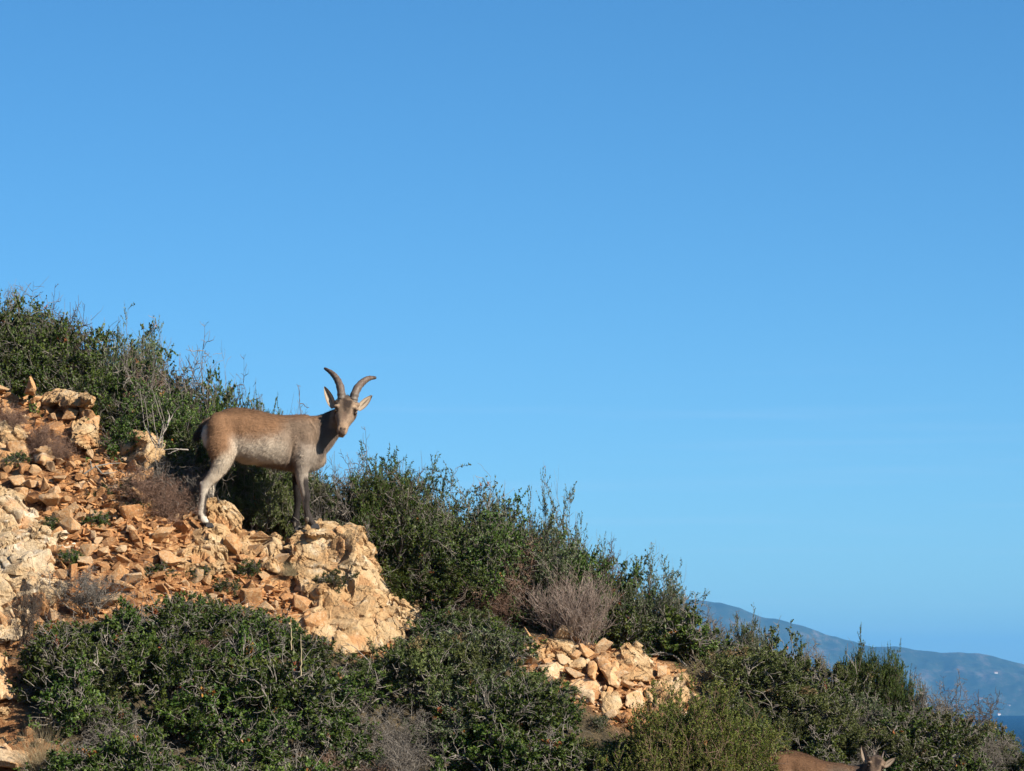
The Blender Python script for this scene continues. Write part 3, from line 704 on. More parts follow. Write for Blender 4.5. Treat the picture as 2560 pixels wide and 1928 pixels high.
def shrub(kind, seed, h=0.5):
    """returns (leaf mesh or None, branch mesh); unit shrub of about height h and width h*1.2"""
    r = np.random.default_rng(seed); W = Geo(); Lf = Geo()
    def R(n, a=0., b_=1.): return r.uniform(a, b_, n)
    def clump(p, sc=7): return np.clip(0.5 + 0.55 * fbm(p * sc, 2, seed), 0, 1)
    if kind in ('lentisk', 'olive', 'juniper', 'heath'):
        n0, tilt, n1, n2 = {'lentisk': (20, 1.3, 11, 9), 'olive': (16, 1.15, 10, 8), 'juniper': (18, 1.05, 13, 9), 'heath': (24, 1.2, 12, 9)}[kind]
        if h < .4: n0 = int(n0 * .75); n1 = int(n1 * .7); n2 = int(n2 * .8)
        if h > .6: n0 = int(n0 * 1.4); n1 = int(n1 * 1.35); n2 = int(n2 * 1.2)
        up = {'lentisk': .04, 'olive': .05, 'juniper': .12, 'heath': .08}[kind]
        L0 = h * R(n0, .50, .78)
        P0, D0 = grow(r, r.normal(size=(n0, 3)) * (.10 * h, .10 * h, 0), dome_dirs(r, n0, tilt), L0, 6, .18, up)
        W.tubes(P0, R(n0, .006, .011), R(n0, .002, .004), R(n0), 4)
        s1, d1, t1 = kids(r, P0, D0, n1, .42, 1.0, .85)
        P1, D1 = grow(r, s1, d1, h * R(len(s1), .20, .42), 5, .22, up)
        W.tubes(P1, R(len(s1), .0025, .004), R(len(s1), .001, .0016), R(len(s1)))
        s2, d2, t2 = kids(r, P1, D1, n2, .50, 1.0, .9)
        P2, D2 = grow(r, s2, d2, h * R(len(s2), .05, .16), 4, .2, up * 1.5)
        W.tubes(P2, R(len(s2), .0012, .002), R(len(s2), .0008, .0012), R(len(s2)))
        nl = {'lentisk': 14, 'olive': 16, 'juniper': 34, 'heath': 32}[kind]
        s3, d3, t3 = kids(r, P2, D2, nl, .1, 1.0, {'lentisk': 1.3, 'olive': .8, 'juniper': .7, 'heath': .75}[kind])
        # bare parts: some twigs carry no leaves
        keep = np.repeat(r.random(len(s2)) > {'lentisk': .22, 'olive': .15, 'juniper': .08, 'heath': .15}[kind], nl)
        s3, d3 = s3[keep], d3[keep]; n = len(s3)
        LL, WW = {'lentisk': ((.011, .021), (.0040, .0070)), 'olive': ((.011, .018), (.0022, .0036)), 'juniper': ((.008, .016), (.0015, .0026)), 'heath': ((.010, .019), (.0016, .0028))}[kind]
        if h > .6: LL = tuple(x * 1.3 for x in LL); WW = tuple(x * 1.45 for x in WW)
        rn = np.clip(clump(s3) * .55 + R(n) * .45, 0, .97)
        pat = fbm(s3 * 9 + 50, 2, seed + 3) > .62
        rn = np.where(pat & (R(n) < .7), .995, rn)
        Lf.leaves(r, s3, d3, R(n, *LL), R(n, *WW), rn)
        # stray bare twigs poking out
        k = {'lentisk': 36, 'olive': 10, 'juniper': 6, 'heath': 14}[kind]
        s4, d4, _ = kids(r, P0, D0, max(1, k // n0 + 1), .6, 1.0, .5)
        P4, D4 = grow(r, s4, d4, h * R(len(s4), .25, .60), 7, .28, .03)
        W.tubes(P4, R(len(s4), .002, .0035), R(len(s4), .0008, .0012), R(len(s4), .5, 1))
        s5, d5, _ = kids(r, P4, D4, 5, .3, 1, .8)
        P5, D5 = grow(r, s5, d5, h * R(len(s5), .06, .18), 4, .3, .03)
        W.tubes(P5, R(len(s5), .0012, .002), R(len(s5), .0006, .001), R(len(s5), .5, 1))
    elif kind == 'bare':
        n0 = 13
        P0, D0 = grow(r, r.normal(size=(n0, 3)) * (.07 * h, .07 * h, 0), dome_dirs(r, n0, .9), h * R(n0, .6, 1.0), 9, .17, .04)
        W.tubes(P0, R(n0, .005, .008), R(n0, .0012, .002), R(n0), 4)
        s, d, _ = kids(r, P0, D0, 10, .2, 1, .75); P1, D1 = grow(r, s, d, h * R(len(s), .18, .42), 7, .22, .05)
        W.tubes(P1, R(len(s), .002, .0034), R(len(s), .0009, .0014), R(len(s)))
        s, d, _ = kids(r, P1, D1, 7, .2, 1, .8); P2, D2 = grow(r, s, d, h * R(len(s), .07, .18), 5, .26, .06)
        W.tubes(P2, R(len(s), .0011, .0018), R(len(s), .0007, .001), R(len(s)))
        s, d, _ = kids(r, P2, D2, 3, .2, 1, .9); P3, D3 = grow(r, s, d, h * R(len(s), .03, .08), 3, .26, .06)
        W.tubes(P3, R(len(s), .0009, .0013), R(len(s), .0006, .0008), R(len(s)))
    elif kind == 'tangle':        # low mat of grey dead twigs
        n0 = 34
        P0, D0 = grow(r, r.normal(size=(n0, 3)) * (.25 * h, .25 * h, 0.02), dome_dirs(r, n0, 1.45), h * R(n0, .5, 1.0), 10, .33, .02)
        W.tubes(P0, R(n0, .0025, .0045), R(n0, .001, .0015), R(n0))
        s, d, _ = kids(r, P0, D0, 12, .1, 1, .9); P1, D1 = grow(r, s, d, h * R(len(s), .15, .4), 7, .36, .0)
        W.tubes(P1, R(len(s), .0013, .0022), R(len(s), .0007, .001), R(len(s)))
        s, d, _ = kids(r, P1, D1, 4, .1, 1, .9); P1, D1 = grow(r, s, d, h * R(len(s), .06, .15), 4, .36, .0)
        W.tubes(P1, R(len(s), .001, .0014), R(len(s), .0006, .0008), R(len(s)))
    elif kind == 'broom':         # fan of fine upright dry stems
        n0 = 50
        P0, D0 = grow(r, r.normal(size=(n0, 3)) * (.06 * h, .06 * h, 0), dome_dirs(r, n0, .85), h * R(n0, .55, 1.0), 8, .09, .05)
        W.tubes(P0, R(n0, .002, .0036), R(n0, .0008, .0012), R(n0))
        s, d, _ = kids(r, P0, D0, 10, .25, 1, .42, .8); P1, D1 = grow(r, s, d, h * R(len(s), .12, .34), 5, .12, .06)
        W.tubes(P1, R(len(s), .0011, .0018), R(len(s), .0006, .0009), R(len(s)))
        s, d, _ = kids(r, P1, D1, 3, .25, 1, .5, .8); P1, D1 = grow(r, s, d, h * R(len(s), .05, .14), 3, .12, .06)
        W.tubes(P1, R(len(s), .0009, .0012), R(len(s), .0005, .0007), R(len(s)))
    elif kind == 'mound':         # dense dome of short branching dry twigs
        n0 = 60
        P0, D0 = grow(r, r.normal(size=(n0, 3)) * (.12 * h, .12 * h, 0), dome_dirs(r, n0, 1.35), h * R(n0, .5, .85), 8, .2, .03)
        W.tubes(P0, R(n0, .0025, .004), R(n0, .001, .0014), R(n0))
        s, d, _ = kids(r, P0, D0, 14, .25, 1, .8); P1, D1 = grow(r, s, d, h * R(len(s), .12, .28), 6, .3, .03)
        W.tubes(P1, R(len(s), .0012, .002), R(len(s), .0007, .001), R(len(s)))
        s, d, _ = kids(r, P1, D1, 6, .25, 1, .8); P1, D1 = grow(r, s, d, h * R(len(s), .04, .11), 4, .3, .03)
        W.tubes(P1, R(len(s), .001, .0014), R(len(s), .0006, .0008), R(len(s)))
    elif kind == 'grass':
        n0 = 520
        P0, D0 = grow(r, r.normal(size=(n0, 3)) * (.16 * h, .16 * h, 0), dome_dirs(r, n0, 1.0), h * R(n0, .4, 1.0), 6, .10, -.07)
        W.tubes(P0, R(n0, .0012, .002), R(n0, .0004, .0007), R(n0))
    elif kind == 'rosette':       # grey-green upright fleshy leaves
        n0 = 34
        P0, D0 = grow(r, r.normal(size=(n0, 3)) * (.22 * h, .16 * h, 0), dome_dirs(r, n0, .8), h * R(n0, .4, .85), 5, .14, .08)
        W.tubes(P0, R(n0, .003, .005), R(n0, .002, .003), R(n0))
        s, d, t_ = kids(r, P0, D0, 26, .45, 1.0, .8, .9)
        Lf.leaves(r, s, d, R(len(s), .03, .055), R(len(s), .004, .008), R(len(s), 0, .95))
    return (Lf.build('foliage', None) if Lf.v else None, W.build('branches', None))
LIB = {}
def proto(kind, seed, leafmat, twigmat, hh=.5):
    key = (kind, seed, leafmat, twigmat, hh)
    if key not in LIB:
        lf, br_ = shrub(kind, seed, hh)
        if lf: lf.materials.clear(); lf.materials.append(M[leafmat])
        br_.materials.clear(); br_.materials.append(M[twigmat])
        # true top of the unit plant
        zz = []
        for mm_ in (lf, br_):
            if mm_:
                c_ = np.empty(len(mm_.vertices) * 3, np.float32); mm_.vertices.foreach_get('co', c_); zz.append(c_.reshape(-1, 3))
        zt_ = np.percentile(zz[0][:, 2], 99.4) if lf else 0
        zz = np.concatenate(zz); LIB[key] = (lf, br_, float(zt_ if lf else np.percentile(zz[:, 2], 99.9)), float(np.percentile(np.abs(zz[:, 0]), 96)))
    return LIB[key]
KIND = {'lentisk': ('lentisk', 'leaf_dark', 'twig_grey', 4, 'shrub'), 'heath': ('heath', 'leaf_heath', 'twig_grey', 4, 'shrub'), 'olive': ('olive', 'leaf_olive', 'twig_grey', 3, 'shrub'),
        'juniper': ('juniper', 'leaf_juniper', 'twig_brown', 2, 'shrub'), 'darkheath': ('heath', 'leaf_dark', 'twig_dark', 2, 'shrub'),
        'bare': ('bare', None, 'twig_grey', 4, 'bush'), 'barebrown': ('bare', None, 'twig_brown', 2, 'bush'), 'baredark': ('bare', None, 'twig_dark', 2, 'bush'),
        'tangle': ('tangle', None, 'twig_grey', 3, 'bush'), 'broom': ('broom', None, 'broom', 2, 'bush'), 'mound': ('mound', None, 'twig_brown', 2, 'bush'),
        'grass': ('grass', None, 'grass_dry', 2, 'grass'), 'rosette': ('rosette', 'leaf_grey', 'twig_grey', 1, 'plant')}
NAMES = {'lentisk': 'leafy_shrub', 'heath': 'heath_shrub', 'olive': 'olive_green_shrub', 'juniper': 'juniper_bush', 'darkheath': 'heath_shrub', 'bare': 'bare_bush', 'barebrown': 'bare_bush', 'baredark': 'bare_bush',
         'tangle': 'twig_tangle', 'broom': 'dry_broom', 'mound': 'dry_bush', 'grass': 'grass_tuft', 'rosette': 'succulent_plant'}
ps = random.Random(21)
def plant(kind, px, Y_, top=None, width=None, height=None, label='', group=None, sink=0.02, var=None, foot=None):
    base, lm, tm, nv, cat = KIND[kind]
    lf, br_, zt, xw = proto(base, (var if var is not None else ps.randrange(nv)) + 10, lm, tm)
    x = (px - 1280) / F * Y_; z = gz(x, Y_) - sink if foot is None else P(px, foot, Y_)[2]
    if top is not None: h_ = P(px, top, Y_)[2] - z
    else: h_ = height
    h_ = max(h_, .08)
    if lm and h_ < .44:
        lf, br_, zt, xw = proto(base, (var if var is not None else ps.randrange(nv)) + 10, lm, tm, .32)
    if lm and h_ / zt > 1.25 and h_ >= .44:
        lf, br_, zt, xw = proto(base, (var if var is not None else ps.randrange(min(nv, 2))) + 10, lm, tm, .9)
    sz = h_ / zt; sx = (width * .5 / xw) if width else sz * ps.uniform(.95, 1.25)
    lim = 2.8 if (width and width < .33) else (2.0 if 470 < px < 730 else 1.45) if (width and width < .47 and h_ > .5) else 1.7 if kind in ('bare', 'baredark', 'barebrown') else 1.2
    if sz / sx > lim: sx = sz / lim
    e = link(NAMES[kind], None, loc=(x, Y_, z)); e.rotation_euler = (0, 0, ps.uniform(0, 6.28)); e.scale = (sx, sx, sz)
    tag(e, label, cat, group)
    if lf: link('foliage', lf, e)
    link('branches', br_, e)
    return e
# --- skyline and single plants, each with a label of its own
S = [('lentisk', -40, 25.9, 760, .7, 'dark leafy shrub cut off by the left edge on the skyline'),
     ('bare', 0, 26.0, 705, .5, 'bare twigs rising highest at the left edge of the skyline'),
     ('lentisk', 45, 25.8, 800, .5, 'dark leafy shrub below the bare twigs at the left edge of the skyline'),
     ('lentisk', 150, 26.0, 790, .75, 'tall dark shrub, the biggest on the left skyline'),
     ('baredark', 150, 26.0, 738, .65, 'tapering dark twiggy bush forming the peak of the left skyline'),
     ('baredark', 225, 25.9, 800, .55, 'dark twiggy bush leaning right, next to the peak of the left skyline'),
     ('lentisk', 110, 25.7, 880, .6, 'leafy shrub under the tall dark skyline shrub'),
     ('tangle', 140, 25.6, 930, .45, 'pale twig tangle just above the pointed orange rock'),
     ('lentisk', 230, 25.6, 900, .6, 'dark green shrub right of the pale twig tangle on the upper left'),
     ('olive', 335, 25.7, 822, .28, 'slim leafy sprig sticking up left of the bare grey bush'),
     ('lentisk', 330, 25.5, 910, .55, 'dark shrub under the slim leafy sprig'),
     ('bare', 430, 25.5, 842, .60, 'big bare grey bush on the skyline left of the ibex'),
     ('barebrown', 370, 25.4, 880, .5, 'brownish bare bush left of the big bare grey one on the skyline'),
     ('lentisk', 400, 25.2, 985, .55, 'dark green shrub below the big bare grey bush'),
     ('lentisk', 515, 25.3, 940, .36, 'leafy shrub behind the rump of the big ibex'),
     ('baredark', 555, 25.3, 900, .25, 'thin crooked twigs rising above the leafy shrub behind the rump'),
     ('heath', 572, 25.2, 1030, .38, 'green shrub behind the hindquarters of the big ibex'),
     ('darkheath', 632, 25.3, 1030, .20, 'small pointed green shrub showing just above the back of the big ibex'),
     ('bare', 640, 25.3, 965, .13, 'lone forked twig above the back of the big ibex'),
     ('heath', 480, 25.2, 1050, .5, 'green shrub behind the tail of the big ibex'),
     ('tangle', 470, 24.75, 1110, .5, 'heap of grey dead twigs at the tail of the big ibex'),
     ('tangle', 430, 24.7, 1150, .35, 'grey dead twigs lying over the scree left of the tail'),
     ('mound', 365, 24.55, 1160, .42, 'reddish brown dry bush on the scree left of the hind legs'),
     ('mound', 430, 24.5, 1190, .32, 'dark brown dry bush in shade beside the hind legs'),
     ('heath', 630, 24.98, 1188, .40, 'low olive green shrub on the rocks directly under the belly of the big ibex'),
     ('heath', 712, 25.02, 1215, .30, 'low green shrub just left of the front legs'),
     ('heath', 580, 25.5, 1150, .5, 'olive green shrub seen between the legs under the belly, left one'),
     ('heath', 690, 25.5, 1150, .5, 'olive green shrub seen under the belly near the front legs'),
     ('heath', 765, 25.7, 1205, .4, 'green shrub behind the front legs of the big ibex'),
     ('heath', 835, 25.5, 1190, .5, 'green shrub right of the front legs, below the chest'),
     ('bare', 870, 25.1, 1068, .50, 'bare grey bush directly under the chin of the big ibex'),
     ('bare', 915, 25.1, 1130, .45, 'bare grey bush right of the one below the chin'),
     ('darkheath', 960, 25.1, 1130, .35, 'pointed dark green shrub between two bare bushes right of the ibex'),
     ('bare', 1010, 25.2, 1140, .45, 'bare spreading twigs against the sky right of the pointed green shrub'),
     ('olive', 930, 25.15, 1200, .65, 'broad green shrub right of the boulder, upper part'),
     ('lentisk', 875, 25.2, 1230, .5, 'dark leafy shrub just above the large boulder'),
     ('lentisk', 1040, 25.0, 1220, .55, 'dark green shrub in the middle of the thicket right of the boulder'),
     ('olive', 1155, 25.1, 1182, .42, 'round crowned olive green shrub standing out against the sky in the middle'),
     ('lentisk', 1120, 24.8, 1260, .6, 'green shrub below the round crowned skyline shrub'),
     ('darkheath', 985, 24.9, 1330, .55, 'dense green shrub touching the sloping edge of the large boulder'),
     ('darkheath', 1080, 24.5, 1370, .6, 'dense dark shrub above the grey-leaved plant'),
     ('baredark', 1262, 25.1, 1225, .28, 'few thin dark twigs on the skyline right of the round crowned shrub'),
     ('olive', 1385, 25.1, 1232, .24, 'narrow upright leafy shrub on the skyline, centre right'),
     ('olive', 1350, 25.0, 1300, .4, 'leafy shrub under the narrow upright skyline shrub'),
     ('lentisk', 1230, 24.9, 1285, .55, 'green shrub on the skyline left of the narrow upright shrub'),
     ('barebrown', 1300, 24.8, 1335, .35, 'patch of bare purplish twigs between green shrubs, centre right'),
     ('lentisk', 1450, 25.0, 1365, .45, 'dark leafy shrub on the skyline right of the narrow upright shrub'),
     ('baredark', 1505, 25.0, 1348, .16, 'single thin stalk with short side twigs on the skyline'),
     ('broom', 1395, 24.55, 1410, .46, 'fan of dry purplish brown stems above the lower right outcrop'),
     ('broom', 1450, 24.45, 1440, .35, 'smaller dry brown broom right of the big dry fan'),
     ('olive', 1585, 25.0, 1400, .45, 'airy pale olive shrub on the skyline left of the far headland'),
     ('olive', 1655, 25.0, 1425, .25, 'leafy sprig leaning right at the edge of the airy olive shrub'),
     ('lentisk', 1545, 24.9, 1450, .5, 'dark glossy shrub under the airy pale olive shrub'),
     ('lentisk', 1700, 24.9, 1500, .5, 'dark glossy shrub where the far headland begins behind the slope'),
     ('bare', 1800, 24.95, 1495, .35, 'bare twiggy bush in front of the left end of the far headland'),
     ('olive', 1870, 25.0, 1528, .22, 'small round leafy shrub in front of the headland, left part'),
     ('lentisk', 1945, 24.9, 1560, .45, 'bright green leafy shrub in front of the headland'),
     ('bare', 2055, 24.9, 1580, .12, 'lone pale dry stalk in front of the headland'),
     ('heath', 2080, 24.9, 1640, .45, 'green shrub right of the lone pale stalk'),
     ('darkheath', 2160, 24.95, 1610, .18, 'narrow upright dark shrub in front of the headland, left of a pair'),
     ('darkheath', 2230, 24.95, 1622, .18, 'narrow upright dark shrub in front of the headland, right of a pair'),
     ('bare', 2285, 24.9, 1655, .35, 'pale bare bush right of the pair of narrow upright shrubs'),
     ('baredark', 2410, 24.9, 1692, .50, 'large bare dark bush against the headland near the right edge'),
     ('bare', 2350, 24.8, 1715, .4, 'bare grey bush left of the large bare dark one'),
     ('heath', 2470, 24.85, 1790, .3, 'grey green shrub in front of the strip of sea'),
     ('heath', 2575, 24.6, 1850, .4, 'green shrub cut off by the right edge below the sea'),
     ('juniper', 1738, 23.2, 1700, .50, 'large yellow-green juniper bush at the bottom right of the outcrop'),
     ('juniper', 1772, 23.3, 1750, .22, 'yellow-green juniper bush right beside the large one'),
     ('juniper', 1715, 22.9, 1815, .45, 'darker juniper bush at the foot of the large yellow-green one'),
     ('rosette', 1120, 24.15, 1530, .42, 'pale grey-green succulent plant right of the square rock stump'),
     ('rosette', 1075, 24.1, 1560, .3, 'smaller grey-green succulent plant beside the square rock stump'),
     ('heath', 160, 25.75, 985, .35, 'sparse shrub on the pale ledge at the top of the scree'),
     ('mound', 110, 25.0, 1045, .25, 'brown dry bush growing between the rocks of the upper scree'),
     ('mound', 150, 24.9, 1085, .22, 'brown dry bush left of the upright greyish slab'),
     ('mound', 25, 25.3, 1005, .25, 'brown dry bush at the left edge of the upper scree'),
     ('heath', 275, 25.5, 1000, .45, 'green shrub above the upright greyish slab'),
     ('lentisk', 345, 25.4, 1010, .45, 'green shrub above the smooth rounded ochre rock'),
     ('grass', 1650, 23.5, 1690, .2, 'dry reddish stalks standing in front of the lower right outcrop'),
     ('tangle', 1640, 23.35, 1790, .25, 'bleached twig heap at the lower right end of the outcrop'),
     ('grass', 110, 22.3, 1790, .25, 'dry tan grass tuft in the lower left scrub'),
     ]
for kd, px, yy, top, wd, lab in S: plant(kd, px, yy + (.45 if px < 300 and top < 960 else .25 if px < 420 and top < 960 else 0), top=top + (18 if px > 1600 else 36 if 820 < px < 1200 else 28 if 480 < px < 625 and top < 1100 else 0), width=wd, label=lab)
plant('heath', 830, gY(830, 1475) - .13, top=1425, width=.22, foot=1478, label='small green tuft of heath growing in the hollow of the large boulder')
plant('grass', 724, gY(724, 1440) - .08, top=1395, width=.12, foot=1440, label='thin dark grass in the crack left of the large boulder')
plant('baredark', 60, gY(60, 1600) - .25, top=1430, width=.22, foot=1610, label='two thin leafless stems in front of the big pale boulder')
plant('bare', 232, gY(232, 1530) - .05, top=1405, width=.34, foot=1535, label='leafless grey sapling in front of the lower scree')
for kd_, a_, b_, hh_, lb_ in [('lentisk', 545, 1600, .22, 'dark leafy shrub at the lower scree rim, under the hind hooves'), ('lentisk', 625, 1615, .22, 'dark leafy shrub at the lower scree rim, under the belly'), ('lentisk', 700, 1640, .22, 'dark leafy shrub below the lower left foot of the large boulder'),
      ('heath', 585, 1650, .2, 'fine-leaved shrub just under the scree rim, below the belly'), ('lentisk', 185, 1640, .2, 'dark leafy shrub right of the foot of the pale boulder'), ('lentisk', 260, 1650, .2, 'dark leafy shrub below the leafless sapling'),
      ('tangle', 225, 1620, .14, 'low grey twigs between pale boulder and sapling'), ('lentisk', 1090, 1600, .2, 'small dark shrub under the grey-green succulent plant'), ('heath', 1170, 1610, .2, 'fine-leaved shrub left of the tan rock ledge'),
      ('lentisk', 1240, 1650, .24, 'dark shrub touching the left end of the lower right outcrop'), ('lentisk', 1340, 1750, .2, 'dark shrub under the left end of the lower right outcrop')]:
    plant(kd_, a_, gY(a_, b_), height=hh_, width=hh_ * 1.8, label=lb_)
# two pale dead stems in front of the scrub
def stems(name, lines, label, mat, cat, r0=.006, group=None):
    g = Geo(); r = np.random.default_rng(3)
    base = P(*lines[0][0]); 
    for ln, rad in [(l, r0) if not isinstance(l, tuple) else l for l in lines]:
        q_ = np.array([P(*p) for p in ln]) - base
        tt = np.linspace(0, len(q_) - 1, 14); i = np.minimum(tt.astype(int), len(q_) - 2); f = (tt - i)[:, None]
        q_ = q_[i] * (1 - f) + q_[i + 1] * f; q_[1:-1] += r.normal(size=(12, 3)) * .0012
        g.tubes(q_[None], np.array([rad]), np.array([rad * .4]), np.array([.8]), 6)
    o = link(name, g.build(name, M[mat]), loc=base); tag(o, label, cat, group); return o
ya = 24.45
stems('dried_stalks', [[(400, 1120, ya), (385, 1060, ya - .03), (380, 1010, ya)], [(395, 1120, ya), (408, 1060, ya), (378, 965, ya + .05)], [(390, 1120, ya), (360, 1060, ya + .04), (350, 975, ya + .05)],
                    [(404, 1120, ya), (410, 1050, ya), (395, 1000, ya - .05)], [(398, 1120, ya), (372, 1080, ya), (362, 1000, ya)]],
      'bundle of tall bare grey stems above the square tan block', 'twig_grey', 'stalks', .0040)
stems('dead_branch', [[(395, 1110, ya - .12), (415, 1070, ya - .1), (432, 1035, ya - .08), (448, 1016, ya - .1)], [(395, 1105, ya - .12), (408, 1088, ya - .12), (414, 1060, ya - .14)], [(418, 1065, ya - .1), (424, 1040, ya), (418, 1025, ya)]],
      'bleached crooked branch right of the square tan block', 'wood_pale', 'branch', .0055)
stems('dead_branch', [[(470, 1125, ya - .15), (440, 1122, ya - .2), (405, 1126, ya - .2)], [(450, 1123, ya - .2), (420, 1135, ya - .2)]], 'pale dead branch lying pointing left at the tail of the big ibex', 'wood_pale', 'branch', .005)
stems('dead_branch', [[(210, 1185, 24.3), (240, 1165, 24.3), (270, 1160, 24.35), (300, 1158, 24.4)], [(240, 1165, 24.3), (255, 1185, 24.25), (290, 1180, 24.3)], [(230, 1172, 24.3), (225, 1150, 24.3)]],
      'grey root-like branch lying on the scree above the dry brown bush', 'twig_grey', 'branch', .006)
yb = 22.2
stems('dead_stalk', [[(728, 1625, yb), (728, 1580, yb), (727, 1560, yb)]], 'short straw-coloured stalk in the scrub below the scree, left of two', 'grass_dry', 'stalk', .0045)
stems('dead_stalk', [[(752, 1690, yb), (753, 1640, yb), (752, 1585, yb)]], 'tall straw-coloured stalk in the scrub below the scree, right of two', 'grass_dry', 'stalk', .0045)
# --- scrub filling the slopes
low = np.array([(-200, 1600), (0, 1600), (60, 1550), (150, 1545), (230, 1590), (300, 1490), (420, 1470), (560, 1475), (660, 1525), (760, 1545), (850, 1625), (930, 1640), (1000, 1610), (1060, 1550), (1180, 1540), (1265, 1550), (1295, 1670),
                (1400, 1725), (1480, 1760), (1560, 1815), (1640, 1835), (1700, 1790), (1760, 1740)], float)
hi = np.array([(760, 1300), (860, 1350), (1000, 1500), (1060, 1510), (1200, 1560), (1480, 1590), (1650, 1610), (1740, 1690), (1800, 1700)], float)
LM = [(-999, 'below the big pale boulder'), (190, 'below the leafless grey sapling'), (370, 'below the brown dry bush'), (530, 'under the big ibex\'s hind hooves'), (690, 'under the big ibex\'s front hooves'),
      (850, 'below the large boulder'), (1030, 'below the grey-leaved plant'), (1190, 'left of the lower right outcrop'), (1330, 'below the left part of the outcrop'), (1500, 'below the right part of the outcrop')]
LU = [(-999, 'right of the large boulder'), (1150, 'left of the big dry fan of stems'), (1330, 'behind the big dry fan of stems'), (1500, 'above the right part of the outcrop')]
LR = [(1700, 'left of the young ibex'), (1900, 'above the back of the young ibex'), (2120, 'above the head of the young ibex'), (2300, 'right of the young ibex'), (2480, 'at the right edge')]
def pick(tab, px): return [t_ for a, t_ in tab if px >= a][-1]
def slab(px, py):
    if px >= 1700:
        return ('on skyline rim ' if py < 1760 + (px - 1900) * .2 else 'on the slope ' if py < 1880 else 'near bottom edge ') + pick(LR, px), 'below the headland'
    if px > 1060 and py < np.interp(px, hi[:, 0], hi[:, 1]): return pick(LU, px), 'above the outcrop'
    up = float(np.interp(px, low[:, 0], low[:, 1]))
    return ('in top row ' if py < up + 130 else 'in upper scrub ' if py < 1760 else 'in lower scrub ' if py < 1860 else 'at bottom edge ') + pick(LM, px), 'in the scrub ' + ('below the scree' if px < 900 else 'at the bottom middle')
NM = {'lentisk': 'dark glossy-leaved shrub', 'heath': 'fine-leaved green shrub', 'olive': 'olive green leafy shrub', 'bare': 'bare grey bush', 'tangle': 'grey twig tangle', 'grass': 'tuft of dry tan grass', 'darkheath': 'dark fine-leaved shrub', 'mound': 'brown dry bush', 'barebrown': 'bare brown bush'}
PL = {'lentisk': 'dark glossy shrubs', 'heath': 'fine-leaved shrubs', 'olive': 'olive green shrubs', 'bare': 'bare bushes', 'tangle': 'twig tangles', 'grass': 'dry grass tufts', 'darkheath': 'dark fine-leaved shrubs', 'mound': 'brown bushes', 'barebrown': 'bare brown bushes'}
nf = 0
Yv = 20.6
row = 0
while Yv < 25.6:
    row += 1; step = .27
    x = -3.5 + (row % 2) * step / 2
    while x < 3.6:
        xx = x + ps.uniform(-.1, .1); yy = Yv + ps.uniform(-.1, .1); x += step
        z = gz(xx, yy); px, pyb = proj((xx, yy, z))
        crest = float(np.interp(xx, fx, fy))
        front = yy < crest
        h_ = ps.uniform(.24, .40)
        top = pyb - h_ * 418
        if px < -120 or px > 2680 or top > 1960: continue
        right = px > 1760
        if not right:
            if px > 1000 and pyb < np.interp(px, hi[:, 0], hi[:, 1]) and yy < crest + .4: pass
            elif top < np.interp(px, low[:, 0], low[:, 1]) + 4:
                h2 = (pyb - np.interp(px, low[:, 0], low[:, 1]) - 4) / 418
                if h2 < .07: continue
                h_ = h2 * .98; top = pyb - h_ * 418
        else:
            if yy > crest + .3: continue
        if px > 1650 and yy > crest - .45: h_ *= .78
        if px < 110 and pyb > 1650 and ps.random() < .85: continue
        if px < 210 and pyb > 1850 and ps.random() < .7: continue
        if 1815 < px < 2300 and yy < 23.8: continue         # the small ibex stands here
        if 1640 < px < 1950 and top > 1690 and pyb > 1750 and yy < 23.6: continue
        kd = ps.choices(['lentisk', 'heath', 'olive', 'bare', 'tangle', 'grass', 'darkheath', 'mound'], [62, 9, 6, 9, 8, 1, 3, 2] if px < 900 else [50, 14, 7, 12, 10, 1, 3, 3])[0]
        if kd in ('tangle', 'grass', 'mound'): h_ *= .85
        wl = slab(px, pyb)
        plant(kd, px, yy, height=h_, width=h_ * ps.uniform(1.35, 1.8) if kd != 'bare' else h_ * 1.3, label=NM[kd] + ' ' + wl[0], group=PL[kd] + ' ' + wl[0]); nf += 1
    Yv += .235
# small weeds between the stones
for (a, b_) in [(330, 1215), (255, 1228), (40, 1160), (180, 1395), (500, 1440), (620, 1430), (395, 1440), (240, 1300), (560, 1470), (140, 1310), (350, 1265)]:
    yg = gY(a, b_)
    plant('lentisk', a, yg - .03, height=.10, width=.16, label='tiny green weed sprouting between the scree stones', group='weeds between the stones')

# ------------------------------------------------------------------ the ibexes
IY = 24.55
IO = P(640, 1320, IY); KM = IY / F                      # metres per photo pixel at the animal
def c1(x, y, d=0.0): return P(450 + x / 3.471, 880 + y / 3.471, IY + d) - IO
def c2(x, y, d=0.0): return P(740 + x / 5.553, 880 + y / 5.553, IY + d) - IO
M1 = KM / 3.471; M2 = KM / 5.553
def catmull(A, n):
    A = np.asarray(A, float); L = len(A); t_ = np.linspace(0, L - 1, n); i = np.minimum(t_.astype(int), L - 2); f = (t_ - i)[:, None]
    g = lambda k: A[np.clip(k, 0, L - 1)]
    p0, p1, p2, p3 = g(i - 1), g(i), g(i + 1), g(i + 2)
    return 0.5 * ((2 * p1) + (-p0 + p2) * f + (2 * p0 - 5 * p1 + 4 * p2 - p3) * f ** 2 + (-p0 + 3 * p1 - 3 * p2 + p3) * f ** 3)
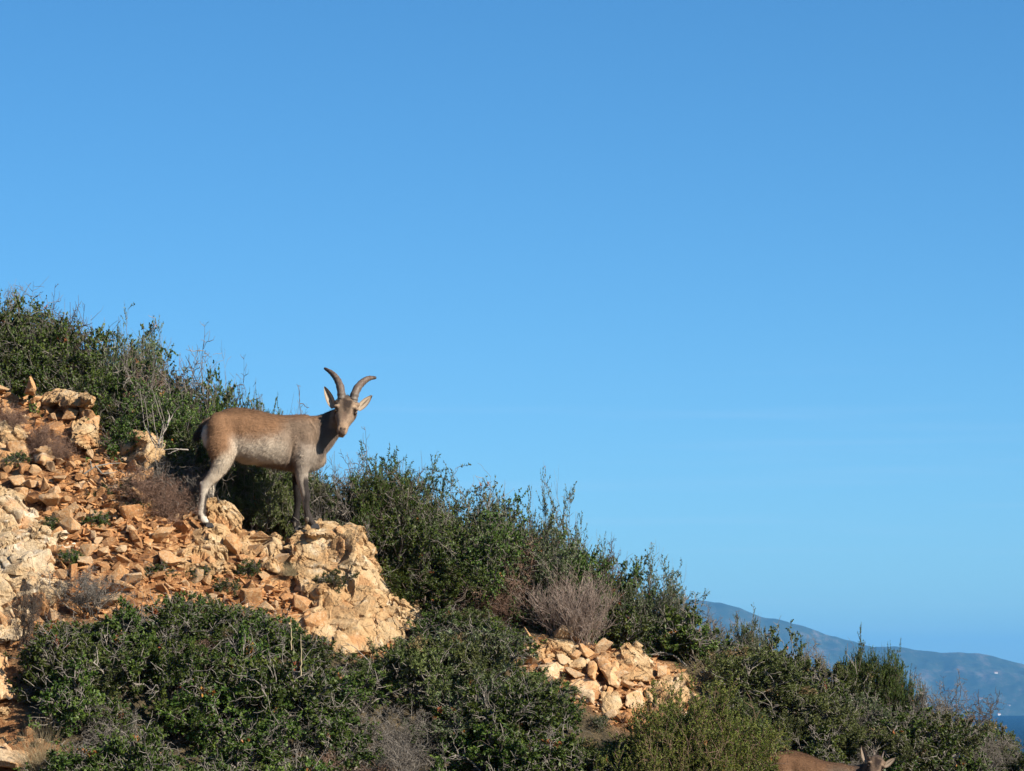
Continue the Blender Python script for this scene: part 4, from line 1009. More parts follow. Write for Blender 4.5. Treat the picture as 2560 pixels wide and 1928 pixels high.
def loft(cent, ha, hb, axb=(0, 1, 0), n=26, sides=20, hb2=None, pw=1.0, axa=None):
    """closed tube: centre line, half size across (in the plane), half size along axb; hb2 = other half (for egg shapes)"""
    cols = [np.asarray(cent, float), np.asarray(ha, float)[:, None], np.asarray(hb, float)[:, None]]
    A = catmull(np.concatenate(cols, 1), n); c = A[:, :3]; a = np.maximum(A[:, 3], .001); b_ = np.maximum(A[:, 4], .001)
    T = unit(np.gradient(c, axis=0)); bx = np.array(axb, float)
    bx = unit(bx - T * (T @ bx)[:, None]) if axa is None else np.tile(bx, (n, 1))
    ax_ = np.cross(T, bx) if axa is None else np.tile(np.array(axa, float), (n, 1))
    an = np.arange(sides) / sides * 2 * math.pi
    ca = np.sign(np.cos(an)) * np.abs(np.cos(an)) ** pw; sa = np.sign(np.sin(an)) * np.abs(np.sin(an)) ** pw
    v = c[:, None] + ax_[:, None] * (a[:, None] * ca)[..., None] + bx[:, None] * (b_[:, None] * sa)[..., None]
    v = v.reshape(-1, 3); f = []
    for i in range(n - 1):
        for j in range(sides):
            k = (j + 1) % sides
            f.append([i * sides + j, i * sides + k, (i + 1) * sides + k, (i + 1) * sides + j])
    e0 = c[0] - T[0] * min(a[0], b_[0]) * .6; e1 = c[-1] + T[-1] * min(a[-1], b_[-1]) * .6
    v = np.concatenate([v, [e0, e1]]); q0 = n * sides
    for j in range(sides):
        k = (j + 1) % sides; f.append([k, j, q0]); f.append([(n - 1) * sides + j, (n - 1) * sides + k, q0 + 1])
    return v, f
def leg(st, n=40):
    """st: (cx, cy, depth, half across px, half depth m)"""
    g_ = lambda y: 1.08 if y > 1060 else 1.0
    return loft([c1(a, b_, d) for a, b_, d, _, _ in st], [h * g_(y) * M1 for _, y, _, h, _ in st], [hb * g_(y) for _, y, _, _, hb in st], n=n, sides=16)
def ball(c, r, n=10):
    c = np.asarray(c); r = np.asarray(r) * np.ones(3)
    return loft([c - (r[0] * .9, 0, 0), c - (r[0] * .5, 0, 0), c, c + (r[0] * .5, 0, 0), c + (r[0] * .9, 0, 0)], [r[2] * .42, r[2] * .86, r[2], r[2] * .86, r[2] * .42], [r[1] * .42, r[1] * .86, r[1], r[1] * .86, r[1] * .42], n=14, sides=14)
parts = []
# torso: cx, top, bottom, half depth, depth offset
T_ = [(232, 598, 700, .050), (262, 560, 790, .085), (320, 524, 870, .112), (400, 492, 915, .122), (470, 481, 935, .124), (560, 488, 950, .126), (650, 508, 975, .130), (740, 530, 995, .136),
      (830, 545, 1012, .140), (920, 547, 1026, .138), (1000, 543, 1040, .128), (1070, 540, 1050, .114), (1130, 549, 1042, .098), (1175, 566, 1015, .082), (1205, 600, 960, .060)]
parts.append(loft([c1(x, (a + b_) / 2) for x, a, b_, _ in T_], [(b_ - a) / 2 * M1 for _, a, b_, _ in T_], [h for *_, h in T_], n=60, sides=36, pw=.94))
for s in (-1, 1):
    parts.append(ball(c1(345, 680, s * .068), (.085, .060, .115)))   # haunch
    parts.append(ball(c1(1092, 760, s * .062), (.075, .062, .098)))  # shoulder blade
    parts.append(ball(c1(1075, 880, s * .072), (.062, .055, .085)))  # upper arm
    parts.append(ball(c1(1125, 830, s * .060), (.050, .052, .085)))
parts.append(ball(c1(600, 945, 0), (.065, .035, .024)))     # sheath
parts.append(ball(c1(1178, 618, .005), (.075, .052, .046)))     # withers into neck
parts.append(ball(c1(1140, 950, -.01), (.034, .05, .05)))   # brisket
# neck
N_ = [(1080, 780, .0, 200, .098), (1150, 750, .008, 182, .088), (1210, 712, .020, 166, .072), (1268, 668, .026, 142, .061), (1328, 622, .020, 117, .056), (1378, 584, .006, 100, .054), (1415, 550, -.008, 84, .052)]
parts.append(leg([(a, b_, d, h, hb) for a, b_, d, h, hb in N_], 40))
# hind legs
near_h = [(355, 700, -.070, 120, .060), (362, 790, -.080, 142, .062), (368, 870, -.084, 122, .058), (365, 940, -.086, 98, .050), (335, 1010, -.086, 74, .040), (290, 1075, -.084, 55, .031), (245, 1125, -.082, 43, .025), (216, 1165, -.080, 40, .021),
          (206, 1215, -.078, 34, .018), (202, 1280, -.076, 31, .016), (192, 1350, -.074, 30, .015), (186, 1405, -.072, 33, .018), (196, 1440, -.072, 35, .020), (216, 1470, -.074, 28, .018), (240, 1492, -.075, 28, .018)]
parts.append(leg(near_h, 70))
far_h = [(x + (48 if y > 1100 else 20), y - (6 if y > 1100 else 0), -d, h * (.80 if y > 1100 else .92), hb) for x, y, d, h, hb in near_h]
far_h = [(x + (14 if 1150 < y < 1330 else 0), y, d, h, hb) for x, y, d, h, hb in far_h]
parts.append(leg(far_h, 70))
parts.append(ball(c1(190, 1153, -.080), (.016, .015, .024)))          # point of the hock
parts.append(ball(c1(172, 1448, -.068), (.012, .012, .013)))          # dewclaws
# fore legs
near_f = [(1085, 820, -.078, 95, .048), (1075, 900, -.080, 92, .050), (1062, 970, -.080, 80, .046), (1056, 1030, -.080, 62, .038), (1060, 1100, -.080, 50, .030), (1072, 1165, -.079, 41, .025), (1084, 1220, -.078, 37, .024), (1092, 1258, -.078, 35, .023),
          (1092, 1300, -.077, 29, .019), (1096, 1360, -.076, 26, .017), (1108, 1410, -.076, 28, .018), (1116, 1440, -.076, 33, .021), (1134, 1472, -.077, 28, .019), (1158, 1496, -.078, 30, .019)]
parts.append(leg(near_f, 70))
far_f = [(1070, 880, .075, 80, .046), (1040, 970, .076, 66, .042), (1024, 1050, .076, 50, .032), (1020, 1130, .075, 42, .026), (1022, 1210, .074, 36, .023), (1024, 1262, .074, 35, .023), (1020, 1310, .073, 28, .018), (1016, 1375, .072, 24, .016),
         (1008, 1430, .071, 30, .019), (1004, 1462, .071, 30, .019), (1008, 1500, .071, 26, .018), (1014, 1528, .071, 28, .018)]
parts.append(leg(far_f, 60))
parts.append(ball(c1(975, 1466, .074), (.013, .012, .015)))
parts.append(ball(c1(1090, 1452, -.070), (.010, .012, .013)))
# head, in a frame of its own: s along the face, a across, t out of the forehead
HO = c2(712, 700, -.035)
hf = unit(np.array((-.115, -.60, -.80))); hr_ = np.array((0.985, -.02, -.155)); hr_ = unit(hr_ - hf * (hr_ @ hf)); ht = np.cross(hr_, hf); ht = unit(ht)
if ht[1] > 0: ht = -ht
def H(s, a, t_): return HO + hf * s + hr_ * a + ht * t_
hs_ = [(-.040, .030, .018, -.035), (-.022, .050, .036, -.052), (.0, .063, .044, -.064), (.03, .068, .046, -.074), (.06, .070, .044, -.076), (.09, .067, .040, -.074), (.12, .056, .034, -.066), (.15, .044, .029, -.056), (.18, .036, .026, -.047),
       (.205, .033, .024, -.041), (.226, .032, .020, -.036), (.243, .026, .012, -.030), (.252, .016, .002, -.020)]
parts.append(loft([H(s, 0, (tu + tl) / 2) for s, _, tu, tl in hs_], [(tu - tl) / 2 for *_, tu, tl in hs_], [w_ for _, w_, _, _ in hs_], axb=hr_, axa=ht, n=44, sides=28, pw=.88))
for s in (-1, 1):
    parts.append(ball(H(.068, s * .058, .026), (.022, .016, .014)))    # brow
    parts.append(ball(H(.215, s * .017, .004), (.016, .015, .014)))    # nostril wings
    parts.append(ball(H(.085, s * .040, -.025), (.018, .026, .030)))       # cheek
    parts.append(ball(H(.012, s * .062, .002), (.016, .02, .018)))     # ear root
parts.append(ball(H(.236, 0, -.038), (.020, .016, .013)))              # chin
bm_ = remesh(parts, 0.0036, 3)
v, n = getv(bm_)
# let the muscles of trunk, neck and thighs flow into each other; keep head and lower legs crisp
ed = np.empty(len(bm_.edges) * 2, np.int32); bm_.edges.foreach_get('vertices', ed); ed = ed.reshape(-1, 2)
deg = np.bincount(ed.ravel(), minlength=len(v)).astype(float)
z_ = v[:, 2]; wgt = np.clip((z_ - c1(0, 1080)[2]) / .05, 0.01, 1); hd = v - HO
wgt = wgt * np.where(np.linalg.norm(hd - hf * .11, axis=1) < .17, .04, 1.0)
for _ in range(60):
    nb = np.stack([np.bincount(ed[:, 0], v[ed[:, 1], k], len(v)) + np.bincount(ed[:, 1], v[ed[:, 0], k], len(v)) for k in range(3)], 1) / deg[:, None]
    v = v + (nb - v) * (wgt * .6)[:, None]
bm_.vertices.foreach_set('co', v.astype(np.float32).ravel()); bm_.update(); v, n = getv(bm_)
cxp = (v[:, 0] / KM + 190) * 3.471; cyp = (440 - v[:, 2] / KM) * 3.471
rel = v - HO; hs2 = rel @ hf; ha2 = rel @ hr_; ht2 = rel @ ht
ss = lambda x, a, b_: (lambda q_: q_ * q_ * (3 - 2 * q_))(np.clip((x - a) / (b_ - a), 0, 1))
inhead = ss(hs2, -.045, -.015) * ss(-np.abs(ha2), -.10, -.085) * ss(ht2, -.115, -.085) * (hs2 < .28)
inhead = inhead * ss(v[:, 1], -.005, -.02)
# relief: ribs and folds of the trunk, sockets, nostrils and mouth of the head
torso = (1 - inhead)
d = fbm(v * (18, 18, 18), 3, 60) * .0016 + fbm(v * 60, 2, 61) * .0007
d += -.008 * ss(-np.abs(cxp - (985 + (cyp - 880) * -.15)), -26, 0) * ss(cyp, 760, 860) * ss(-cyp, -1040, -960) * (np.abs(v[:, 1]) > .05)     # crease behind the elbow
d += -.006 * ss(-np.abs(cyp - (872 + (cxp - 520) * .50)), -16, 0) * ss(cxp, 500, 530) * ss(-cxp, -700, -640)                              # flank fold
side = (np.abs(v[:, 1]) > .045) * torso
gs = lambda x0, y0, wx, wy: np.exp(-((cxp - x0) / wx) ** 2 - ((cyp - y0) / wy) ** 2)
d += side * (.007 * gs(1090, 690, 55, 120) - .007 * gs(975, 720, 40, 130) + .006 * gs(1075, 880, 60, 70) + .008 * gs(350, 640, 80, 70) - .008 * gs(492, 700, 45, 110) + .006 * gs(380, 850, 70, 90) - .006 * gs(1180, 760, 26, 90))
d += side * .0016 * np.sin(cxp / 21.0 + cyp / 90.0) * gs(800, 800, 170, 110)      # ribs
for s in (-1, 1):
    d += -.009 * np.exp(-(((hs2 - .088) / .014) ** 2 + ((ha2 - s * .068) / .016) ** 2 + ((ht2 - .012) / .018) ** 2)) * inhead
    d += -.007 * np.exp(-(((hs2 - .229) / .008) ** 2 + ((ha2 - s * .013) / .006) ** 2)) * inhead * (ht2 > -.03)
mouth = np.exp(-((ht2 + .018 + (.24 - hs2) * .10) / .0035) ** 2) * ss(hs2, .19, .215) * inhead
d -= .004 * mouth
v = v + n * d[:, None]
bm_.vertices.foreach_set('co', v.astype(np.float32).ravel()); bm_.update()
# coat colours
def lerp(c, col, m_): return c * (1 - m_[:, None]) + np.array(col) * m_[:, None]
def coat(v, cxp, cyp, hs2, ha2, ht2, inhead):
    nz1 = fbm(v * 9, 3, 70); nz2 = fbm(v * (30, 30, 60), 3, 71); near = v[:, 1] < 0
    c = np.tile((.25, .135, .070), (len(v), 1))
    c = lerp(c, (.13, .07, .035), ss(-cyp + nz1 * 30, -575, -520) * .5)
    rag = nz1 * 45 + nz2 * 30
    low = ss(cyp + rag, 680, 850) * ss(cxp, 400, 500)
    c = lerp(c, (.50, .405, .305), low * ss(-cxp, -1010, -930))
    c = lerp(c, (.19, .14, .10), ss(cxp + rag, 860, 980) * .8 * ss(cyp, 520, 640))
    c = lerp(c, (.34, .28, .22), ss(cxp, 1000, 1060) * ss(cyp + rag, 760, 900) * .75)
    c = lerp(c, (.135, .098, .075), ss(cxp, 1180, 1240) * (1 - inhead))
    c = lerp(c, (.34, .26, .19), ss(cxp - 1180 - (1000 - cyp) * .72, -25, 30) * ss(cxp, 1180, 1210) * (1 - inhead))   # throat
    c = lerp(c, (.09, .050, .030), ss(cyp + rag * .4, 955, 985) * ss(cxp, 640, 700) * ss(-cxp, -1010, -960) * .8)     # belly line
    c = lerp(c, (.40, .31, .22), ss(-(np.abs(cxp - 570) / 80) ** 2 - ((cyp - 930) / 32) ** 2, -1.2, -.6) * .7)
    # thigh and legs
    thigh = ss(cyp, 820, 960) * ss(-cxp, -520, -470)
    front = ss(cxp - (470 - (cyp - 850) * .70) + rag * .5, -110, -30)
    c = lerp(c, (.52, .425, .315), thigh * front)
    c = lerp(c, (.55, .47, .37), ss(cyp, 1110, 1160) * (cxp < 500))
    c = lerp(c, (.33, .19, .10), ss(cyp, 1140, 1165) * (cxp < 400) * ss(-cxp, -(196), -(180)) * ss(-cyp, -1330, -1270) * .8)
    hx = np.interp(cyp, [1150, 1250, 1400, 1500], [262, 226, 206, 262])
    c = lerp(c, (.045, .036, .03), (cxp < 500) * ss(cxp, hx - 6, hx + 8) * ss(cyp, 1190, 1260) * near)
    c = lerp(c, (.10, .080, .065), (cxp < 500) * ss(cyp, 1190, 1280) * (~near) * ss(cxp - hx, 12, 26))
    c = lerp(c, (.06, .05, .042), (cxp < 500) * ss(cyp, 1412, 1428) * ss(-cyp, -1462, -1448) * (cxp < 190))
    c = lerp(c, (.62, .55, .45), (cxp < 500) * ss(cyp, 1425, 1440) * ss(-cyp, -1490, -1478) * ss(cxp, 192, 202) * ss(-cxp, -262, -246))
    c = lerp(c, (.055, .045, .04), (cxp < 500) * ss(cyp, 1478, 1490))
    fl = (cxp > 900) & (cxp < 1250)
    c = lerp(c, (.33, .27, .21), fl * ss(cyp, 1000, 1080))
    fx_ = np.interp(cyp, [1040, 1150, 1235, 1300, 1400, 1500], [1090, 1076, 1090, 1082, 1086, 1120])
    c = lerp(c, (.035, .028, .024), fl * near * ss(cxp, fx_ - 8, fx_ + 6) * ss(cyp, 1060, 1130))
    c = lerp(c, (.05, .04, .034), fl * near * ss(cyp, 1330, 1420) * .8)
    c = lerp(c, (.022, .018, .016), fl * (~near) * ss(cyp, 1020, 1090))  # far foreleg: shade cast by the near leg, painted into the coat colour
    c = lerp(c, (.36, .30, .23), fl * ss(-(np.abs(cxp - 1110) / 15) ** 2 - ((cyp - 1462) / 26) ** 2, -1.2, -.7) * near)
    c = lerp(c, (.30, .25, .19), fl * ss(-(np.abs(cxp - 992) / 10) ** 2 - ((cyp - 1492) / 24) ** 2, -1.2, -.7) * (~near))
    c = lerp(c, (.72, .63, .50), ss(-cxp, -262, -228) * ss(cyp, 590, 615) * ss(-cyp, -860, -770) * ss(np.abs(v[:, 1]), .0, .03))   # white rump edge
    # face
    f_ = np.tile((.255, .175, .115), (len(v), 1))
    f_ = lerp(f_, (.045, .030, .022), ss(-((ha2 + nz1 * .012) / (.040 - hs2 * .10)) ** 2 - ((hs2 - .055 + nz2 * .03) / .085) ** 2, -1.3, -.2) * ss(ht2, .0, .02) * np.clip(.85 + nz2 * .9, .25, 1))
    f_ = lerp(f_, (.10, .075, .06), ss(-hs2, -.012, .012) * ss(ht2, .0, .02))
    f_ = lerp(f_, (.16, .10, .07), ss(-((ha2 / .018) ** 2) - ((hs2 - .135) / .03) ** 2, -1.3, -.2) * .6)
    for s in (-1, 1):
        f_ = lerp(f_, (.46, .33, .21), ss(-((ha2 - s * .054) / .014) ** 2 - ((hs2 - .055) / .018) ** 2, -1.2, -.4) * .55)
        f_ = lerp(f_, (.05, .03, .02), ss(-((ha2 - s * .058) / .017) ** 2 - ((hs2 - .092) / .022) ** 2, -1.2, -.2) * .85)
        f_ = lerp(f_, (.045, .028, .025), np.exp(-(((hs2 - .229) / .0085) ** 2 + ((ha2 - s * .013) / .0075) ** 2)))
    f_ = lerp(f_, (.36, .24, .15), ss(hs2, .165, .20) * .75)
    f_ = lerp(f_, (.05, .032, .026), ss(hs2, .218, .228) * ss(ht2, -.014, -.006) * ss(-np.abs(ha2), -.022, -.016) * .8)
    f_ = lerp(f_, (.10, .06, .05), np.clip(np.exp(-((ht2 + .018 + (.24 - hs2) * .10) / .005) ** 2) * ss(hs2, .19, .215), 0, 1) * .9)
    f_ = lerp(f_, (.22, .15, .10), ss(-ht2, .02, .05) * .6)
    c = c * (1 - inhead[:, None]) + f_ * inhead[:, None]
    g = 1 + nz2 * .14 + nz1 * .10
    return np.clip(c * g[:, None], .01, .9)
args = (cxp, cyp, hs2, ha2, ht2, inhead)
col = coat(v, *args)
at = bm_.attributes.new('coat', 'FLOAT_COLOR', 'POINT'); at.data.foreach_set('color', np.concatenate([col, np.ones((len(col), 1))], 1).astype(np.float32).ravel())
bm_.polygons.foreach_set('use_smooth', np.ones(len(bm_.polygons), bool))
def fur_mat(name, gain):
    m, t, b = newmat(name)
    cc = attr(t, 'coat', 'Color'); o = texobj(t)
    mp_ = t.nodes.new('ShaderNodeMapping'); mp_.inputs['Scale'].default_value = (1, 1, .45); t.links.new(o, mp_.inputs[0])
    nn = noise(t, 260, 3, mp_.outputs[0], .7)
    k = t.nodes.new('ShaderNodeVectorMath'); k.operation = 'MULTIPLY'; k.inputs[1].default_value = gain; t.links.new(cc, k.inputs[0])
    k2 = t.nodes.new('ShaderNodeVectorMath'); k2.operation = 'SCALE'; t.links.new(k.outputs[0], k2.inputs[0]); t.links.new(mrange(t, nn, .3, .7, .85, 1.14), k2.inputs['Scale'])
    t.links.new(k2.outputs[0], b.inputs['Base Color']); b.inputs['Roughness'].default_value = .8; b.inputs['Specular IOR Level'].default_value = .15
    b.inputs['Sheen Weight'].default_value = .03
    bump(t, b, nn, .35, .004); return m
M['fur'] = fur_mat('ibex_fur', (1, 1, 1)); M['fur_young'] = fur_mat('young_ibex_fur', (.62, .60, .60))
# short hairs over the skin
r = np.random.default_rng(5)
nh = 110000
pi = r.integers(0, len(v), nh); bp = v[pi] + r.normal(size=(nh, 3)) * .0012; bn = n[pi]; bc = col[pi] * r.uniform(.86, 1.14, (nh, 1))
lay = np.tile((-.75, 0, -.66), (nh, 1)).astype(float)
hx_, hy_ = cxp[pi], cyp[pi]
lay[hy_ > 980] = (0.0, 0, -1.); lay[(hx_ > 1190)] = (-.45, 0, -.9)
ih = inhead[pi]; lay[ih > .5] = -hf * .6 + np.array((0, 0, -.1))
lay = unit(lay - bn * np.sum(lay * bn, 1)[:, None] + r.normal(size=(nh, 3)) * .16)
hl = np.where(ih > .3, .005, .016) * r.uniform(.6, 1.3, nh); hl = np.where(hy_ > 1050, .004, hl)
hl = np.where((hx_ < 262) & (hy_ > 590) & (hy_ < 820), .022, hl)
tip = bp + lay * hl[:, None] + bn * (hl * .23)[:, None]; sd = unit(np.cross(lay, bn)) * .0010
hv = np.stack([bp - sd, bp + sd, tip], 1).reshape(-1, 3); hc = np.repeat(bc, 3, 0)
coat_me = mesh('coat', hv, tris=np.arange(nh * 3).reshape(-1, 3), attrs={'coat': hc})
# horns, ears, eyes, hooves, tail
m, t, b = newmat('horn_keratin')
col_ = ramp(t, attr(t, 'along'), [(0, (.13, .11, .09)), (.35, (.11, .078, .058)), (.8, (.095, .06, .042)), (1, (.025, .02, .018))])
col_ = mix(t, mrange(t, noise(t, 70, 4, texobj(t)), .45, .7, 0, .6), col_, (.20, .16, .125)); t.links.new(col_, b.inputs['Base Color']); b.inputs['Roughness'].default_value = .5
bump(t, b, noise(t, 120, 4, texobj(t)), .4, .004); M['horn'] = m
m, t, b = newmat('hoof_horn'); b.inputs['Base Color'].default_value = (.050, .045, .043, 1); b.inputs['Roughness'].default_value = .5; bump(t, b, noise(t, 90, 3), .4, .003); M['hoof'] = m
m, t, b = newmat('eye_wet'); t.links.new(attr(t, 'coat', 'Color'), b.inputs['Base Color']); b.inputs['Roughness'].default_value = .08; b.inputs['Specular IOR Level'].default_value = .6; M['eye'] = m
def horn_mesh(pts, hw, ridge=.0030):
    n_ = 90; A = catmull(np.concatenate([np.array(pts), np.array(hw)[:, None]], 1), n_); c = A[:, :3]; w_ = A[:, 3]
    T = unit(np.gradient(c, axis=0)); bx = unit(np.cross(T, np.array((0, 1., 0)))); by = np.cross(bx, T); sd_ = 22; an = np.arange(sd_) / sd_ * 2 * math.pi
    s_ = np.linspace(0, 1, n_); rg = ridge * (np.abs(np.sin(s_ * 30 + 2 * np.sin(s_ * 9))) ** 3) * (1 - s_) ** .5
    rr_ = w_ + rg
    vv = c[:, None] + bx[:, None] * (rr_[:, None] * np.cos(an))[..., None] + by[:, None] * (rr_[:, None] * 1.15 * np.sin(an))[..., None]
    vv = np.concatenate([vv.reshape(-1, 3), [c[-1] + T[-1] * w_[-1] * .8]]); f = []
    for i in range(n_ - 1):
        for j in range(sd_): k = (j + 1) % sd_; f.append([i * sd_ + j, i * sd_ + k, (i + 1) * sd_ + k, (i + 1) * sd_ + j])
    for j in range(sd_): f.append([(n_ - 1) * sd_ + j, (n_ - 1) * sd_ + (j + 1) % sd_, n_ * sd_])
    return mesh('horn', vv, f, [M['horn']], smooth=True, attrs={'along': np.concatenate([np.repeat(s_, sd_), [1]])})
hp = [[(634, 690, -.045), (630, 590, -.040), (612, 480, -.015), (566, 375, .025), (492, 290, .065), (398, 228, .10)],
      [(792, 705, -.045), (812, 600, -.040), (856, 500, -.012), (926, 420, .028), (1012, 368, .068), (1105, 358, .10)]]
hwid = [[57, 56, 52, 45, 34, 17], [58, 57, 53, 46, 35, 19]]
horns = [horn_mesh([c2(*p) for p in hp[i]], np.array(hwid[i]) * M2) for i in (0, 1)]
sp_ = [[(640, 650, -.045), (634, 580, -.03), (625, 500, -.01)], [(790, 665, -.045), (806, 590, -.03), (826, 515, -.01)]]
spikes = [horn_mesh([c2(*p) for p in q_], np.array([20, 15, 6]) * M2, .0006) for q_ in sp_]
def ear_mesh(base, tip_, hw, face):
    base, tip_ = np.array(base), np.array(tip_); ax_ = tip_ - base; L = np.linalg.norm(ax_); ax_ = ax_ / L
    face = np.array(face, float); face = unit(face - ax_ * (face @ ax_)); sd_ = np.cross(ax_, face); nu, nv = 26, 15
    vv = []; cc = []
    for side in (0, 1):
        for i in range(nu):
            u_ = i / (nu - 1); w_ = hw * (math.sin(math.pi * min(1, (u_ * .90 + .10)) ** .85) ** .75 + .0) + .0015
            for j in range(nv):
                q_ = j / (nv - 1) * 2 - 1; cup = (1 - q_ * q_) * hw * (.75 - .35 * u_)
                p = base + ax_ * L * u_ + sd_ * q_ * w_ - face * (cup + (0.0035 * (1 - abs(q_) ** 4) if side else 0)) - face * .010 * math.sin(u_ * 2)
                vv.append(p)
                if side: k_ = (.24, .16, .10)
                else:
                    e = abs(q_); dk = math.exp(-((q_ - .05) / .17) ** 2) * math.sin(math.pi * min(1, max(0, u_ * 1.15 - .12)))
                    k_ = np.array((.42, .33, .24)) * (1 - dk * .88) if e < .8 else np.array((.22, .16, .11))
                    k_ = k_ * (.85 + .3 * ((i * 7 + j * 13) % 5) / 5)
                cc.append(k_)
    f = []
    o_ = nu * nv
    for i in range(nu - 1):
        for j in range(nv - 1):
            a = i * nv + j; f.append([a, a + 1, a + nv + 1, a + nv]); f.append([o_ + a, o_ + a + nv, o_ + a + nv + 1, o_ + a + 1])
        for j in (0, nv - 1): a = i * nv + j; f.append([a, a + nv, o_ + a + nv, o_ + a])
    for j in range(nv - 1): a = (nu - 1) * nv + j; f.append([a, a + 1, o_ + a + 1, o_ + a])
    return mesh('ear', vv, f, [M['fur']], smooth=True, attrs={'coat': np.array(cc)})
ears = [ear_mesh(c2(520, 775, -.045), c2(388, 476, -.03), .0245, (-.25, -1, .1)), ear_mesh(c2(862, 800, -.050), c2(1062, 600, -.03), .0225, (.35, -1, .1))]
eyes = []
for s in (-1, 1):
    c_ = H(.088, s * .0590, .010); q_, f = ball((0, 0, 0), (.0120, .0120, .0120)); q_ = q_ + c_
    out = unit(np.array(hr_ * s * .85 + ht * .45 - np.array((0, .3, 0)))); rel_ = unit(q_ - c_)
    pup = (np.abs((rel_ @ hf)) < .28) & (rel_ @ out > .72); ec = np.where(pup[:, None], (.01, .008, .006), np.where((rel_ @ out > .5)[:, None], (.055, .028, .010), (.012, .009, .007)))
    eyes.append(mesh('eye', q_, f, [M['eye']], smooth=True, attrs={'coat': ec}))
def hoof_mesh(cx, cy, d, w_=42, h_=44):
    vs = []; fs = []; o_ = 0
    for s in (-1, 1):
        pts = []
        for yy in (-1, 1):
            dd = d + s * .012 + yy * .0095
            pts += [c1(cx - w_ * .85, cy + h_ * .5, dd), c1(cx + w_ * 1.0, cy + h_ * .5, dd * 1), c1(cx + w_ * .50, cy - h_ * .42, d + s * .011 + yy * .007), c1(cx - w_ * .62, cy - h_ * .36, d + s * .011 + yy * .007), c1(cx + w_ * .86, cy + h_ * .1, dd)]
        q_, f = hull_mesh(pts, .0012); vs.append(q_); fs += [[i + o_ for i in g_] for g_ in f]; o_ += len(q_)
    return mesh('hoof', np.concatenate(vs), fs, [M['hoof']])
hooves = [hoof_mesh(256, 1500, -.075), hoof_mesh(296, 1488, .075, 34, 40), hoof_mesh(1172, 1508, -.078, 44, 50), hoof_mesh(1022, 1540, .071, 38, 46)]
tv, tf = loft([c1(262, 590, 0), c1(232, 606, 0), c1(200, 640, 0), c1(172, 690, .0), c1(152, 740, 0)], [.020, .018, .016, .014, .006], [.024, .022, .018, .014, .006], n=16, sides=12)
TV = [tv]; TC = [np.where((tv[:, 2] > c1(0, 650)[2])[:, None], (.16, .10, .06), (.06, .042, .032))]; TF = tf; o_ = len(tv)
nt_ = 1500; k_ = r.uniform(0, 1, nt_); root = np.array([c1(235, 605), c1(200, 640), c1(172, 690), c1(156, 730)]); ti = np.minimum((k_ * 3).astype(int), 2); ff = (k_ * 3 - ti)[:, None]
rt = root[ti] * (1 - ff) + root[ti + 1] * ff + r.normal(size=(nt_, 3)) * .009; dr = unit(np.array((-.50, 0, -.86)) + r.normal(size=(nt_, 3)) * .22); ln = r.uniform(.035, .075, nt_)[:, None]
sdv = unit(np.cross(dr, r.normal(size=(nt_, 3)))) * .0011
q_ = np.stack([rt - sdv, rt + sdv, rt + dr * ln + np.array((0, 0, -.008))], 1).reshape(-1, 3)
TV.append(q_); TF = TF + (np.arange(nt_ * 3).reshape(-1, 3) + o_).tolist(); cc_ = np.where((k_ < .3)[:, None], (.15, .10, .06), (.055, .040, .030)) * r.uniform(.7, 1.5, (nt_, 1)); TC.append(np.repeat(cc_, 3, 0))
tail_me = mesh('tail', np.concatenate(TV), TF, [M['fur']], attrs={'coat': np.concatenate(TC)})
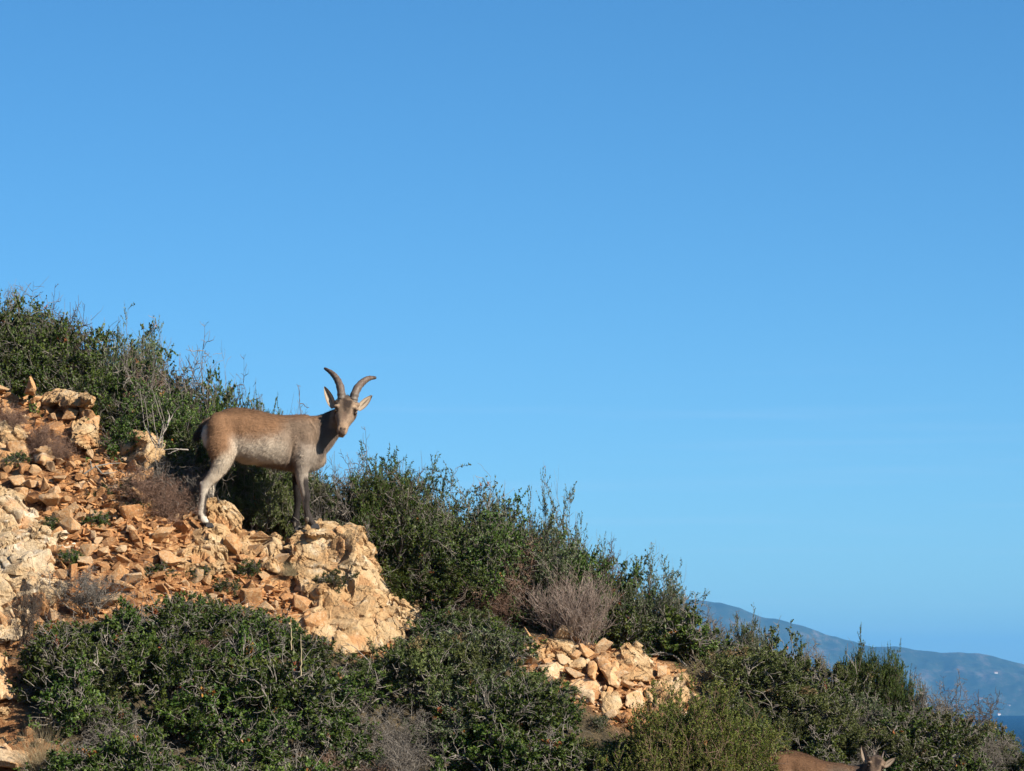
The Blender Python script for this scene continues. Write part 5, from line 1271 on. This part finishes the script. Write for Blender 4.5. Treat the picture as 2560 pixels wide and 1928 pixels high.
def ibex(loc, fur, horn_list, label, scale=1.0, tilt=0.0):
    e = link('ibex', None, loc=loc); e.scale = (scale,) * 3; e.rotation_euler = (0, tilt, 0)
    tag(e, label, 'ibex')
    def part(name, me_, mt):
        me_ = me_ if mt is None else me_.copy()
        if mt: me_.materials.clear(); me_.materials.append(mt)
        return link(name, me_, e)
    body = part('body', bm_, fur); part('coat', coat_me, fur); part('tail', tail_me, fur)
    for x in ears: part('ear', x, fur)
    for x in horn_list: part('horn', x, None)
    for x in eyes: part('eye', x, None)
    for x in hooves: part('hoof', x, None)
    return e
ibex(IO, M['fur'], horns, 'big brown ibex with curved horns standing side-on on the rocks, looking at the viewer')
def small_loc():
    for yy in np.arange(24.2, 22.0, -.02):
        p = P(1990, 2104, yy)
        if gz(p[0], yy) <= p[2] + .03: return p
    return P(1990, 2104, 23.3)
ibex(small_loc(), M['fur_young'], spikes, 'young dark brown ibex with short spike horns, half cut off by the bottom edge', .70, math.radians(9))
# look-alikes that share a wording are told apart by their order in the photo
byl = {}
for o_ in list(bpy.data.objects):
    if o_.parent is None and 'label' in o_ : byl.setdefault(o_['label'], []).append(o_)
for lb, os_ in byl.items():
    k = len(os_)
    if 2 <= k <= 20:
        os_.sort(key=lambda q_: proj(q_.location)[0])
        wd = {2: ['left one', 'right one'], 3: ['left one', 'middle one', 'right one']}.get(k) or ['leftmost'] + (['second from left', 'third from left', 'fourth from left', 'fifth from left', 'sixth from left', 'seventh from left', 'eighth from left', 'ninth from left', 'tenth from left', 'eleventh from left'] + [str(q9) + 'th from left' for q9 in range(12, 22)])[:k - 2] + ['rightmost']
        for q_, t_ in zip(os_, wd): q_['label'] = lb + ', ' + t_

# ------------------------------------------------------------------ air between here and the headland
bm = bmesh.new(); bmesh.ops.create_cube(bm, size=1.0)
for q_ in bm.verts: q_.co = Vector((q_.co.x * 40200, q_.co.y * 40200 + 1000, (q_.co.z + .5) * 320 - 76))
me = bpy.data.meshes.new('haze'); bm.to_mesh(me); bm.free()
m = bpy.data.materials.new('haze_air'); m.use_nodes = True; t = m.node_tree; t.nodes.clear()
vo = t.nodes.new('ShaderNodeVolumePrincipled'); vo.inputs['Density'].default_value = HAZE; vo.inputs['Color'].default_value = (0.14, 0.50, 1.0, 1)
ou = t.nodes.new('ShaderNodeOutputMaterial'); t.links.new(vo.outputs[0], ou.inputs['Volume']); me.materials.append(m)
tag(link('haze', me), kind='stuff')
